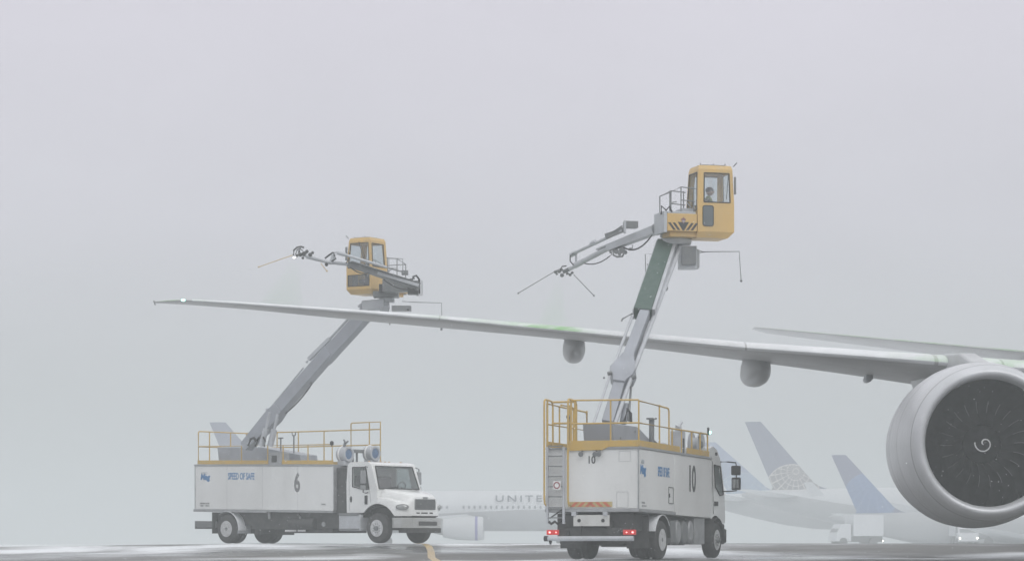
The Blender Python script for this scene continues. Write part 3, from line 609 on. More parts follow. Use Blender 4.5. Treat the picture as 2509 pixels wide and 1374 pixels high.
for y in (1.02, 1.12, 1.50):
    b = MB(shear=SH); b.lathe([(0, .05), (.07, .065), (.075, .05), (.076, .01)], (-1.85, y, 2.62), (-1, 0, -.3), 14); b.tube((-1.8, y, 2.7), (-1.87, y, 2.63), .015); b.build('work_light', MGREY, T)
def hatch(x0, x1, z0, z1, y, name='hatch', r=.012, M=None):
    b = MB(M, SH)
    for p, q in (((x0, z0), (x1, z0)), ((x1, z0), (x1, z1)), ((x1, z1), (x0, z1)), ((x0, z1), (x0, z0))): b.bar((p[0], y, p[1]), (q[0], y, q[1]), r, r)
    return b
b = hatch(.52, .88, 1.45, 1.86, -.002, r=.018); b.box(.56, .585, -.02, 0, 1.60, 1.70); b.build('hatch', INK, T, smooth=0)
for y0, y1, z0, z1 in ((.22, .52, 2.42, 2.68), (.28, .58, 1.28, 1.66)):
    b = MB(shear=SH)
    for p, q in (((y0, z0), (y1, z0)), ((y1, z0), (y1, z1)), ((y1, z1), (y0, z1)), ((y0, z1), (y0, z0))): b.bar((-1.792, p[0], p[1]), (-1.792, q[0], q[1]), .006, .006)
    b.build('access_panel', TRIM, T, smooth=0)
# lettering: right side faces -y, rear faces -x
MS = lambda x, z: axes((x, -.003, z), (1, 0, 0), (0, 0, 1), (0, -1, 0))
MR = lambda y, z: axes((-1.793, y, z), (0, -1, 0), (0, 0, 1), (-1, 0, 0))
text('10', 'lettering', INK, T, MS(2.42, 2.12), .95, .68, .02, tsh=SH)
text('10', 'lettering', INK, T, MR(1.26, 2.46), .27, .85, .003, tsh=SH)
text('SPEED OF SAFE', 'lettering', BLUE, T, MS(.13, 2.22), .34, .42, .006, tsh=SH, space=.95)
text('AERO', 'lettering', mat('lettering_greyblue', (.42, .47, .52), .5), T, MS(-1.60, 2.42), .15, .6, 0, tsh=SH, align='LEFT')
text('Mag', 'lettering', BLUE, T, MS(-1.68, 2.22), .30, .85, .016, tsh=SH, shear=.15, align='LEFT')
text('DEICING', 'lettering', TRIM, T, MS(-1.45, 1.40), .07, .9, 0, tsh=SH); text('FLUID TYPE IV', 'lettering', TRIM, T, MS(-1.38, 1.32), .06, .9, 0, tsh=SH)
# wheels
wheel(T, 0, 0, .5, .5, .27, -1, dual=True); wheel(T, 0, W2, .5, .5, .27, 1, dual=True)
wheel(T, 4.62, .03, .5, .49, .30, -1); wheel(T, 4.62, W2 - .03, .5, .49, .30, 1)
def fender(parent, x, z, r, y0, y1, a0, a1, m, name='fender', n=14, th=.015):
    b = MB(); o = [(x + r * cos(R(a0 + (a1 - a0) * i / n)), z + r * sin(R(a0 + (a1 - a0) * i / n))) for i in range(n + 1)]
    i_ = [(x + (r - th) * cos(R(a0 + (a1 - a0) * i / n)), z + (r - th) * sin(R(a0 + (a1 - a0) * i / n))) for i in range(n + 1)][::-1]
    for k in range(n): b.prism([o[k], o[k + 1], i_[n - k - 1], i_[n - k]], 'y', y0, y1)
    bm = b.build(name, m, parent); return bm
fender(T, 0, .5, .62, -.02, .60, 5, 175, DGREY); fender(T, 0, .5, .645, -.03, .3, 35, 160, SNOW, 'fender_snow'); fender(T, 0, .5, .62, 1.86, W2 + .02, 5, 175, DGREY)
# tanks and gear between the axles
for i, (x0, x1, z0, z1, m_) in enumerate(((.85, 1.25, .42, 1.0, MGREY), (1.3, 1.75, .38, 1.02, TRIM), (1.8, 2.3, .36, 1.0, MGREY), (2.36, 2.75, .42, 1.02, TRIM), (2.8, 3.65, .38, 1.08, TRIM))):
    b = MB(); xc = (x0 + x1) / 2; zc = (z0 + z1) / 2
    if i in (1, 2, 3): b.lathe([(-.31, .01), (-.3, (z1 - z0) * .42), (-.26, (z1 - z0) / 2), (.26, (z1 - z0) / 2), (.3, (z1 - z0) * .42), (.31, .01)], (xc, .36, zc), (0, 1, 0), 20); b.v = [V((xc + (v.x - xc) * (x1 - x0) / (z1 - z0), v.y, v.z)) for v in b.v]
    else: b.box(x0, x1, .05, .6, z0, z1)
    b.build('side_tank', m_, T, bevel=.02 if i in (0, 4) else 0)
# cab
cp_ = [(4.12, 1.08), (4.12, 2.96), (4.4, 3.02), (4.75, 2.93), (5.02, 2.70), (5.16, 2.45), (5.42, 1.75), (5.47, 1.1), (5.44, .95), (5.0, .95)]
b = MB(); b.prism(cp_, 'y', .06, W2 - .06); cab10 = b.build('cab', WHITE2, T)
sh_ = MB(); sh_.prism([(4.2, 1.25), (4.2, 2.6), (5.0, 2.6), (5.36, 1.72), (5.4, 1.25)], 'y', .12, W2 - .12)
ar = MB(); ar.lathe([(-.5, .66), (3.2, .66)], (4.62, 0, .5), (0, 1, 0), 32)
sw = MB(); sw.prism([(4.50, 2.50), (4.98, 2.46), (5.14, 2.1), (5.26, 1.76), (4.98, 1.74), (4.60, 1.96)], 'y', -1, 4)
ws = MB(); ws.prism([(.3, 1.75), (W2 - .3, 1.75), (W2 - .35, 2.45), (.35, 2.45)], 'x', 4.8, 6)
carve(cab10, [sh_, ar, sw, ws])
for y, nm in ((.075, 'side_window'), (W2 - .075, 'side_window')):
    b = MB(); b.add([(x, y, z) for x, z in ((4.47, 2.52), (5.0, 2.49), (5.28, 1.74), (4.98, 1.71), (4.57, 1.94))], [(0, 1, 2, 3, 4)]); b.build(nm, GLASS, cab10, smooth=0)
b = MB(); b.add([(5.40, .28, 1.74), (5.40, W2 - .28, 1.74), (5.14, W2 - .33, 2.47), (5.14, .33, 2.47)], [(0, 1, 2, 3)]); b.build('windscreen', GLASS, cab10, smooth=0)
b = MB()
for p, q in (((4.47, 2.52), (5.0, 2.49)), ((5.0, 2.49), (5.28, 1.74)), ((5.28, 1.74), (4.98, 1.71)), ((4.98, 1.71), (4.57, 1.94)), ((4.57, 1.94), (4.47, 2.52))): b.tube((p[0], .055, p[1]), (q[0], .055, q[1]), .022, 6)
b.build('window_seal', BLACK, cab10)
b = MB(); b.path([(4.35, .055, 2.62), (4.33, .055, 2.2), (4.4, .055, 1.6), (4.42, .055, 1.2)], .007, 6); b.box(4.50, 4.66, .03, .062, 1.42, 1.54); b.box(4.72, 4.78, .03, .062, 1.42, 1.54); b.build('door_handle', BLACK, cab10, smooth=0)
b = MB(); b.box(4.9, 5.5, .08, W2 - .08, .38, .94); b.box(5.2, 5.56, .04, W2 - .04, .42, .80); b.build('front_bumper', DGREY, T, bevel=.04)
fender(T, 4.62, .5, .60, .0, .45, -5, 185, DGREY); fender(T, 4.62, .5, .60, 2.0, W2, -5, 185, DGREY)
b = MB(); b.lathe([(0, .05), (.04, .04)], (4.62, .055, 2.82), (0, -1, 0), 10); b.box(4.0, 4.14, .3, 2.1, 1.1, 2.6); b.build('cab_fittings', BLACK, T)
for y, s in ((-.30, -1), (W2 + .30, 1)):
    yi = .06 if s < 0 else W2 - .06
    b = MB(); b.path([(5.05, yi, 2.62), (5.15, (y + yi) / 2, 2.62), (5.3, y, 2.60), (5.34, y, 2.5), (5.34, y, 2.0), (5.34, y, 1.84), (5.2, (y + yi) / 2, 1.82), (5.2, yi, 1.82)], .018); fm = b.build('mirror_arm', BLACK, cab10)
    b = MB(); b.box(5.26, 5.36, y - .13, y + .13, 2.26, 2.52); b.build('mirror', BLACK, cab10, bevel=.03)
    b = MB(); b.box(5.26, 5.37, y - .13, y + .12, 1.86, 2.20); mi = b.build('mirror', BLACK, cab10, bevel=.03)
    b = MB(); b.box(5.25, 5.258, y - .09, y + .09, 1.91, 2.15); b.build('mirror_glass', mat('mirror_silver', (.7, .72, .74), .08, 1), cab10)
# deck machinery
b = MB(shear=SH); pr = [(-1.35, 2.80), (-1.45, 3.40), (.35, 3.42), (.62, 3.36), (1.9, 2.98), (2.05, 2.80)]; b.prism(pr, 'y', .80, 1.62); tt = b.build('boom_turntable', GREY, T, bevel=.02)
b = MB(shear=SH); [b.lathe([(0, .035), (.01, .035)], (x, .80, z), (0, -1, 0), 12) for x, z in ((-.9, 3.05), (.2, 3.28), (.3, 3.0))]; b.build('pin', MGREY, tt)
b = MB(shear=SH); b.tube((1.35, .75, 2.8), (1.35, .75, 3.66), .07); b.tube((1.35, .75, 3.66), (1.35, .75, 3.70), .14); b.path([(1.4, .7, 3.1), (1.65, .7, 3.05), (1.72, .7, 2.8)], .03); b.build('vent_stack', MGREY, T)
b = MB(shear=SH); b.tube((-1.2, 2.1, 2.8), (-1.2, 2.1, 3.55), .02); b.ball((-1.2, 2.1, 3.6), .06); b.build('lamp_pole', MGREY, T)
b = MB(shear=SH); b.prism([(1.9, 2.8), (2.1, 3.0), (2.5, 3.12), (3.0, 3.1), (3.0, 2.8)], 'y', .8, 1.6); b.build('machine_cover', LGREY, T, bevel=.03)
xf = t10.S(1674, 1090).x; xr = t10.S(1706, 1085, .42).x
b = MB(shear=SH); b.box(xf - .17, xf + .17, -.005, .3, 2.72, 3.36); b.box(xf - .07, xf + .06, .06, .2, 3.36, 3.5); b.bar((xf, .12, 3.48), (xf + .26, .12, 3.62), .05); b.bar((xf - .26, .12, 3.5), (xf + .04, .12, 3.46), .03); b.build('filler_post', LGREY, T, bevel=.01)
b = MB(shear=SH); b.box(xf - .05, xf + .06, -.012, -.004, 2.8, 3.18); b.build('filler_slot', DGREY, T)
b = MB(shear=SH); b.lathe([(-.14, .05), (-.14, .34), (-.12, .35), (-.1, .2), (.1, .2), (.12, .35), (.14, .34), (.14, .05)], (xr, .42, 3.14), (0, 1, 0), 32); rl = b.build('hose_reel', LGREY, T)
b = MB(shear=SH); b.lathe([(0, .09), (.03, .09)], (xr, .28, 3.14), (0, -1, 0), 16); b.bar((xr, .26, 3.14), (xr - .27, .26, 3.36), .025); b.build('reel_hub', MGREY, rl)
b = MB(shear=SH); b.tube((3.8, .0, 3.38), (3.8, .0, 3.52), .03); b.ball((3.8, 0, 3.55), .035); b.build('beacon_mount', BLACK, T); b = MB(shear=SH); b.ball((3.84, -.03, 3.45), .045, 8); b.build('beacon', LAMPG, T)
# boom
def Wd(px, py, D): return t10.W(px, py, D)
foot = Wd(1490, 1040, 74.4); knee = Wd(1527, 913, 75.3); g00 = Wd(1581, 768, 76.8); g0 = Wd(1575, 770, 76.8); g1 = Wd(1632, 600, 79.0); tip = Wd(1652, 588, 79.2)
ax = (g0 - foot).normalized(); side = ax.cross(V((0, 1, 0))).normalized()
side = V((.25, -.97, 0)).normalized()
UPV = ax.cross(side).normalized()
b = MB(); b.bar(foot, knee, .31, .36, .29, .34, up=UPV); b.bar(knee, g00, .29, .34, .27, .32, up=UPV); bo = b.build('main_boom', GREY, T, bevel=.015)
b = MB(); kn = MB.frame(ax, UPV)
def sect(c, w, h): return [c + kn[0] * w / 2 * i + kn[1] * h / 2 * j for i, j in ((-1, -1), (1, -1), (1, 1), (-1, 1))]
b.loft([sect(foot.lerp(knee, f), w_, .46) for f, w_ in ((.74, .32), (.80, .40), (.88, .62), (1.0, .68))] + [sect(knee.lerp(g00, f), w_, .40) for f, w_ in ((.05, .62), (.25, .30))]); b.build('boom_collar', GREY, bo, bevel=.02)
b = MB(); b.bar(g0, g1, .48, .40, .46, .40, up=UPV); b.build('upper_boom', GREEN, T, bevel=.015)
b = MB(); b.bar(g0 + side * .29, g1 + side * .27, .09, .34, up=UPV); b.bar(g0 - side * .26, g1 - side * .25, .03, .34, up=UPV); b.build('boom_side_rail', LGREY, T, bevel=.01)
def rod(p, q, r, D0, D1, m=LGREY, name='lift_rod'):
    b = MB(); b.tube(Wd(*p, D0), Wd(*q, D1), r, 12); return b.build(name, m, T)
rod((1455, 1036), (1497, 912), .035, 74, 75.1); rod((1497, 914), (1550, 772), .04, 75.1, 76.6)
rod((1508, 1036), (1550, 915), .055, 74.2, 75.1); rod((1548, 920), (1668, 600), .06, 75.1, 79); rod((1540, 1030), (1548, 925), .03, 74.4, 75.3, MGREY)
rod((1556, 905), (1660, 600), .03, 75.4, 79.2, MGREY, 'hose_line'); rod((1527, 1035), (1536, 992), .10, 74.6, 74.9, GREY, 'lift_cylinder'); rod((1524, 992), (1536, 940), .05, 74.8, 75.2, LGREY, 'lift_cylinder')
b = MB(); b.tube(Wd(1488, 915, 75) , Wd(1500, 912, 75), .05); b.tube(Wd(1548, 925, 75), Wd(1558, 921, 75), .06); b.ball(Wd(1629, 706, 78), .09); b.ball(Wd(1480, 925, 75), .03); b.build('rod_clamp', MGREY, T)
b = MB(); b.path([Wd(1549, 768, 76.5), Wd(1525, 781, 76.4), Wd(1523, 787, 76.4)], .025); b.build('boom_hook', MGREY, T)
b = MB(); b.path([Wd(1530, 1030, 74.3), Wd(1538, 1000, 74.3), Wd(1545, 1012, 74.3), Wd(1546, 1035, 74.3)], .04); b.build('hydraulic_hose', BLACK, T)
# basket on the boom
D10 = 79.0; base = P(1740, 587, D10); M10, c10, p10 = operator_cabin(T, t10, base, R(15), .80, 'person in dark coat seated inside the raised yellow cabin with striped platform', sc=(1.08, .98, .965))
q = Wd(1655, 592, 79.1); b = MB(); b.lathe([(-.1, .42), (.0, .45), (.05, .45), (.12, .38)], q, (0, 0, 1), 24); b.box(q.x - .3, q.x + .3, q.y - .35, q.y + .35, q.z + .1, q.z + .2); b.build('basket_turntable', LGREY, T, bevel=.01)
wx = V((sin(t10.a), cos(t10.a), 0)); wy = V((cos(t10.a) * 1.0, -sin(t10.a), 0))
def wbox(cx, cy, D, w_, h_, d_, name, m, bev=.01, par=T, rot=0, fr=t10):
    wxx = V((sin(fr.a), 0, 0)); a = -fr.a + R(rot); X = V((cos(a), sin(a), 0)); Y = V((-sin(a), cos(a), 0)); c = fr.W(cx, cy, D)
    b = MB(axes(c, X, Y, (0, 0, 1))); b.box(-w_ / 2, w_ / 2, -d_ / 2, d_ / 2, -h_ / 2, h_ / 2); return b.build(name, m, par, bevel=bev)
wbox(1684, 632, 79, .50, .62, .5, 'boom_head', LGREY); wbox(1688, 626, 78.7, .40, .5, .06, 'control_box', MGREY)
wbox(1700, 636, 79.1, .28, .48, .6, 'control_box', TRIM)
b = MB(); b.path([Wd(1705, 610, 79), Wd(1722, 617, 79), Wd(1811, 616, 79), Wd(1816, 688, 79)], .014, 6); b.tube(Wd(1708, 619, 79), Wd(1725, 618, 79), .014, 6); b.ball(Wd(1816, 688, 79), .035); b.build('feeler_rod', MGREY, T)
b = MB(); b.path([Wd(1605, 622, 79.3), Wd(1581, 623, 79.3), Wd(1582, 670, 79.3)], .013, 6); b.tube(Wd(1586, 646, 79.3), Wd(1590, 660, 79.3), .013, 6); b.build('feeler_rod', MGREY, T)
# spray arm
def arm(fr, T_, pts):
    pass
A0 = Wd(1606, 563, 79.2); A1 = Wd(1490, 608, 80.3)
b = MB(); b.bar(A0, A1, .26, .24, .20, .19); b.bar(Wd(1608, 551, 79.1), Wd(1462, 611, 80.5), .10, .05, .08, .05); arm_ = b.build('spray_arm', LGREY, T, bevel=.01)
b = MB(); b.tube(A0 + (A0 - A1).normalized() * .12, A0, .17, 16); b.build('arm_pivot', MGREY, arm_)
b = MB(); b.tube(A1, Wd(1425, 642, 80.9), .075, 12); b.tube(Wd(1430, 640, 80.9), Wd(1395, 660, 81.1), .05, 10); b.tube(Wd(1425, 642, 80.9), Wd(1408, 651, 81), .085, 12); b.build('inner_arm', LGREY, arm_)
b = MB(); b.tube(Wd(1525, 565, 79.9), Wd(1403, 622, 81), .045, 10); b.tube(Wd(1460, 592, 80.5), Wd(1448, 598, 80.6), .075, 12); b.tube(Wd(1412, 618, 81), Wd(1398, 625, 81.1), .07, 12); b.tube(Wd(1411, 621, 81), Wd(1412, 650, 81), .03); b.build('parallel_link', LGREY, arm_)
b = MB(); b.bar(Wd(1528, 562, 79.9), Wd(1485, 580, 80.2), .10, .13); b.path([Wd(1482, 574, 80.2), Wd(1505, 566, 80), Wd(1525, 553, 79.9)], .02); b.build('cable_tray', MGREY, arm_)
wbox(1545, 551, 79.7, .36, .19, .3, 'valve_box', MGREY, par=arm_, rot=15); wbox(1531, 556, 79.6, .06, .34, .34, 'valve_plate', LGREY, par=arm_)
b = MB()
for px, py, r in ((1497, 617, .05), (1510, 616, .075), (1524, 613, .09), (1532, 618, .06), (1518, 622, .05)): b.tube(Wd(px, py, 79.8), Wd(px, py, 80.2), r, 12)
b.path([Wd(1503, 610, 79.8), Wd(1503, 625, 79.8), Wd(1512, 629, 79.8), Wd(1525, 628, 79.8), Wd(1530, 618, 79.8)], .03); b.path([Wd(1550, 600, 79.8), Wd(1550, 608, 79.8), Wd(1541, 609, 79.8)], .02); b.build('hose_bundle', MGREY, arm_)
b = MB(); b.path([Wd(1405, 620, 80.9), Wd(1397, 627, 80.9), Wd(1397, 640, 80.9), Wd(1405, 649, 80.9)], .018); b.path([Wd(1373, 663, 81), Wd(1377, 653, 81), Wd(1388, 651, 81)], .018); b.build('hose', BLACK, arm_)
b = MB(); b.tube(Wd(1400, 657, 81.1), Wd(1380, 666, 81.2), .055, 10)
for px, py, r in ((1370, 664, .06), (1377, 674, .06), (1361, 666, .05), (1364, 671, .035), (1390, 670, .045), (1397, 673, .045), (1402, 668, .04), (1375, 660, .05)): b.ball(Wd(px, py, 81.15), r, 8)
b.build('spray_nozzle', MGREY, arm_)
b = MB(); b.tube(Wd(1366, 661, 81.1), Wd(1270, 718, 81.1), .012, 6); b.ball(Wd(1270, 718, 81.1), .03, 6); b.build('feeler_rod', MGREY, arm_)
b = MB(); b.tube(Wd(1405, 672, 81.1), Wd(1455, 724, 81.1), .012, 6); b.ball(Wd(1455, 724, 81.1), .03, 6); b.build('feeler_rod', MGREY, arm_)

def sag(p, q, d, n=10): return [p.lerp(q, t) + V((0, 0, -d * 4 * t * (1 - t))) for t in [i / n for i in range(n + 1)]]
MB().path(sag(Wd(1600, 572, 79.2), Wd(1528, 606, 79.8), .22), .022).build('hose', BLACK, arm_)
MB().path(sag(Wd(1500, 622, 80), Wd(1432, 645, 80.7), .12), .016).build('hose', BLACK, arm_)
MB().path(sag(Wd(1640, 640, 79), Wd(1600, 740, 77.4), .1), .022).build('hose_line', BLACK, T)
# ------------------------------------------------------------------ truck with bonnet, marked 6
t6 = Frame(555, 101, 1.62, R(-40)); SH = .018; W6 = 2.4
U = thing('deicing_truck', 'white bonneted deicing truck marked 6, parked side-on behind the wing at left', 'truck', tuple(t6.o), t6.a)
b = MB(shear=SH); b.box(-1.6, 5.2, 0, W6, 1.20, 2.73); b.build('equipment_body', WHITE, U, bevel=.015)
b = MB(shear=SH); b.box(-1.66, 2.02, -.03, W6 + .03, 1.10, 1.195); b.box(2.02, 5.2, -.01, W6, 1.13, 1.195); b.box(-1.64, 5.22, -.02, W6 + .02, 2.73, 2.79); b.box(-1.615, -1.58, -.012, .02, 1.2, 2.73); b.box(5.2, 5.24, -.01, W6 + .01, 1.2, 2.73); b.build('body_trim', TRIM, U, bevel=.008)
b = MB(shear=SH); b.box(5.245, 5.74, .12, W6 - .12, 1.0, 2.68); b.build('gap_cover', DGREY, U, bevel=.02)
b = MB(shear=SH); b.box(-1.45, 2.05, -.012, .012, 2.795, 2.93); b.box(2.75, 5.2, -.012, .012, 2.795, 2.93); b.box(-1.45, 5.2, W6 - .012, W6 + .012, 2.795, 2.93); b.box(-1.475, -1.452, 0, W6, 2.795, 2.93); b.build('toe_board', YEL, U, bevel=.004)
zt, zm = 3.96, 3.42
segs = [[(-1.43, 0, 2.8)] + fillet((-1.43, 0, 3.4), (-1.43, 0, zt), (-1.43, .6, zt), .08) + [(-1.43, W6, zt)], post(-1.43, .55, 2.8, zt), post(-1.43, 1.6, 2.8, zt), post(-1.43, W6, 2.8, zt), [(-1.43, 0, zm), (-1.43, W6, zm)]]
rail(U, segs, sh=SH)
segs = [[(-1.43, 0, zm), (5.15, 0, zm + .05), (5.15, 0, 2.8)]] + [post(x, 0, 2.8, zm + .02) for x in (.75, 2.05, 2.8, 4.0)]
rail(U, segs, sh=SH)
xs_ = [t6.S(px, 1060, W6).x for px in (600, 679, 731, 794, 860, 905, 932)]
segs = [[(-1.43, W6, zt), (xs_[-1], W6, zt + .1)], [(-1.43, W6, zm), (xs_[-1], W6, zm + .1)]] + [post(x, W6, 2.8, zt + .03) for x in xs_[1:4]]
segs += [[(xs_[4], W6, 2.9)] + fillet((xs_[4], W6, 3.6), (xs_[4], W6, zt + .33), (xs_[5], W6, zt + .33), .08) + [(xs_[-1], W6, zt + .36), (xs_[-1], W6, 2.9)], [(xs_[5], W6, 2.9), (xs_[5], W6, zt + .34)]]
rail(U, segs, sh=SH)
b = MB(); x_ = t6.S(813, 1100).x; b.tube((x_, 0, 3.3), (x_, 0, 3.5), .025); b.box(x_ - .05, x_ + .05, -.04, .04, 3.36, 3.48); b.build('rail_lamp', BLACK, U)
b = MB(shear=SH); pr = [(-1.15, 2.80), (-1.25, 3.42), (1.0, 3.42), (1.45, 3.34), (2.9, 3.14), (2.95, 2.80)]; b.prism(pr, 'y', .75, 1.6); tt = b.build('boom_turntable', GREY, U, bevel=.02)
b = MB(shear=SH); b.box(2.08, 2.72, 0, .4, 2.74, 3.2); bx = b.build('deck_box', TRIM, U, bevel=.02); b = MB(shear=SH); b.box(2.24, 2.50, -.008, 0, 2.86, 3.1); b.build('vent_grille', DGREY, bx)
for px, top in ((688, 1073), (720, 1066)):
    s_ = t6.S(px, top, .9); b = MB(); b.tube((s_.x, .9, 2.8), s_, .025)
    if px == 688: b.box(s_.x - .10, s_.x + .10, .87, .93, s_.z - .02, s_.z + .03)
    else: b.path([(s_.x - .09, .9, s_.z + .12), (s_.x - .07, .9, s_.z), (s_.x + .07, .9, s_.z), (s_.x + .09, .9, s_.z + .12)], .022)
    b.build('deck_pole', MGREY, U)
for px, py, y in ((856, 1112, .5), (921, 1110, 1.88)):
    c = t6.S(px, py, y); b = MB(); b.lathe([(-.42, .20), (-.40, .255), (-.2, .27), (-.02, .27), (.0, .25), (.0, .19), (-.05, .17), (-.05, .02)], c, (1, 0, 0), 32); r_ = b.build('blower_drum', LGREY, U)
    b = MB(); b.lathe([(-.045, .175), (-.03, .16), (-.02, .02)], c, (1, 0, 0), 28); b.build('drum_face', SKYBLUE, r_)
    b = MB(); b.lathe([(-.30, .285), (-.27, .30), (-.24, .285)], c, (1, 0, 0), 28); b.build('drum_strap', WHITE2, r_); b = MB(); b.box(c.x - .38, c.x - .05, c.y - .2, c.y + .2, c.z - .40, c.z - .22); b.build('drum_bracket', LGREY, U, bevel=.02)
c0 = t6.S(885, 1104, 1.2); b = MB(); b.bar((c0.x - .3, .6, c0.z), (c0.x - .3, 1.9, c0.z), .12); b.bar((c0.x - .3, 1.1, c0.z), (c0.x - .3, 1.1, 2.75), .06); b.bar((c0.x - .3, 1.3, c0.z), (c0.x - .3, 1.3, 2.75), .06)
c1 = t6.S(846, 1082, .45); b.bar((c1.x - .1, .45, c1.z - .3), (c1.x, .45, c1.z), .07); b.bar((c1.x, .45, c1.z - .06), (c1.x + .14, .45, c1.z + .03), .05); b.bar((c1.x, .45, c1.z), (c1.x - .08, .45, c1.z + .08), .05); b.build('machine_frame', MGREY, U, bevel=.01)
# lettering
text('6', 'lettering', mat('six_grey', (.12, .12, .125), .5, dirt=(.4, .4, .4), dirt_amt=.5, scale=30), U, MS(t6.S(728, 1180).x, 2.13), .88, .66, .03, tsh=SH)
text('SPEED OF SAFE', 'lettering', BLUE, U, MS(t6.S(591, 1169).x, 2.36), .33, .60, .006, tsh=SH)
text('AERO', 'lettering', mat('lettering_greyblue', (.42, .47, .52), .5), U, MS(-1.30, 2.46), .14, .9, 0, tsh=SH, align='LEFT')
text('Mag', 'lettering', BLUE, U, MS(-1.32, 2.33), .27, 1.05, .014, tsh=SH, shear=.15, align='LEFT')
text('DEICING FLUID', 'lettering', INK, U, MS(-1.1, 1.40), .07, 1, 0, tsh=SH); text('TYPE I   TYPE IV', 'lettering', INK, U, MS(-1.1, 1.31), .07, 1, 0, tsh=SH); text('TANK 2', 'lettering', INK, U, MS(4.75, 1.42), .07, .9, 0, tsh=SH)
b = MB(shear=SH)
for x in (.02, 1.78, 3.5): b.box(x, x + .008, -.003, .0, 1.2, 2.73)
b.build('panel_seam', TRIM, U, smooth=0)
# wheels, chassis
wheel(U, 0, 0, .51, .51, .27, -1, dual=True, dish=.09); wheel(U, 0, W6, .51, .51, .27, 1, dual=True)
wheel(U, 7.18, .05, .51, .51, .29, -1); wheel(U, 7.18, W6 - .1, .51, .51, .29, 1)
fender(U, 0, .51, .62, -.03, .60, -15, 125, LGREY, 'mudguard'); fender(U, 0, .51, .635, -.035, .35, -5, 100, SNOW, 'fender_snow')
b = MB(); 
for y in (.75, 1.5): b.box(-1.3, 8.0, y, y + .1, .62, .95)
b.box(-.75, 2.0, .3, 2.1, .62, 1.1); b.box(1.0, 5.3, .22, 2.1, .50, 1.14); b.box(2.6, 4.9, .28, 2.0, .36, .6); b.box(5.2, 6.6, .4, 1.9, .45, 1.1); b.box(-.8, -.75, .05, 2.3, .35, 1.1); b.tube((0, .6, .51), (0, 1.9, .51), .16); b.box(1.1, 1.4, .3, 2, .3, .6)
b.box(6.3, 8.1, .5, 1.9, .55, 1.2); b.tube((3.0, .2, .68), (4.2, .2, .68), .2, 14)
b.build('chassis', DGREY, U, bevel=.015)
b = MB(); b.box(-1.75, -.7, .18, .26, .56, .78); b.box(-1.78, -1.72, .15, 2.2, .52, .80); b.box(-1.75, -.7, 2.1, 2.2, .56, .78); b.build('rear_underrun_bar', MGREY, U, bevel=.01)
b = MB(); b.box(2.72, 3.25, .17, .2, .41, .47); b.box(3.33, 3.7, .17, .2, .41, .47); b.build('reflector_strip', mat('strip_white', (.85, .85, .85), .4), U)
b = MB(); b.path([(3.35, .16, 1.0), (3.5, .14, .92), (3.52, .14, .62)], .04); b.lathe([(0, .09), (.03, .085)], (4.55, .22, .66), (0, -1, 0), 14); b.bar((2.03, .1, 1.1), (2.05, .1, .85), .08); b.build('valve_pipe', TRIM, U)
b = MB(); b.box(5.46, 6.46, -.02, .55, .42, .98); tk = b.build('step_tank', LGREY, U, bevel=.05); b = MB(); b.box(5.5, 6.42, -.05, .3, .95, 1.03); b.box(5.5, 6.42, -.06, .2, .45, .50); b.build('step', MGREY, tk, bevel=.01)
# cab 6
b = MB(); b.prism([(5.76, 1.04), (5.74, 2.0), (5.80, 2.66), (5.92, 2.76), (6.70, 2.76), (6.88, 2.68), (7.16, 1.84), (7.16, 1.04)], 'y', .08, 2.30); cab6 = b.build('cab', WHITE2, U)
c1 = MB().prism([(5.84, 1.15), (5.84, 2.58), (6.84, 2.58), (7.08, 1.78), (7.08, 1.15)], 'y', .14, 2.24)
c2 = MB().prism([(6.05, 2.56), (6.62, 2.56), (6.78, 1.86), (6.55, 1.84), (6.05, 1.95)], 'y', -1, 4)
c3 = MB().prism([(.20, 1.86), (2.18, 1.86), (2.10, 2.60), (.28, 2.60)], 'x', 6.7, 8)
c4 = MB().lathe([(-.5, .84), (3.2, .84)], (7.18, 0, .5), (0, 1, 0), 40)
carve(cab6, [c1, c2, c3, c4])
for y in (.10, 2.28):
    b = MB(); b.add([(x, y, z) for x, z in ((6.03, 2.58), (6.64, 2.58), (6.80, 1.84), (6.55, 1.82), (6.03, 1.93))], [(0, 1, 2, 3, 4)]); b.build('side_window', GLASS, cab6, smooth=0)
    b = MB(); pz = [(6.03, 2.58), (6.64, 2.58), (6.80, 1.84), (6.55, 1.82), (6.03, 1.93)]; yy = .075 if y < 1 else 2.305
    for i in range(5): b.tube((pz[i][0], yy, pz[i][1]), (pz[(i + 1) % 5][0], yy, pz[(i + 1) % 5][1]), .02, 6)
    b.build('window_seal', BLACK, cab6)
sx = lambda z: 6.88 + (2.68 - z) * .333
b = MB(); b.add([(sx(1.85) + .0, .18, 1.85), (sx(1.85), 2.20, 1.85), (sx(2.6), 2.12, 2.61), (sx(2.6), .26, 2.61)], [(0, 1, 2, 3)]); b.build('windscreen', GLASS, cab6, smooth=0)
b = MB(); wsn = [(.18, 1.85), (2.20, 1.85), (2.12, 2.61), (.26, 2.61)]
for i in range(4): p, q = wsn[i], wsn[(i + 1) % 4]; b.tube((sx(p[1]) + .012, p[0], p[1]), (sx(q[1]) + .012, q[0], q[1]), .022, 6)
b.tube((sx(1.87) + .03, .5, 1.87), (sx(1.9) + .03, 1.2, 1.93), .012, 6); b.build('window_seal', BLACK, cab6)
b = MB(); pts = [(6.75 + .05 * sin(t), 1.75 + .2 * cos(t), 1.93 + .17 * sin(t)) for t in [2 * pi * i / 20 for i in range(21)]]; b.path(pts, .018, 6); b.tube((6.75, 1.75, 1.93), (6.95, 1.75, 1.75), .03); b.build('steering_wheel', BLACK, cab6)
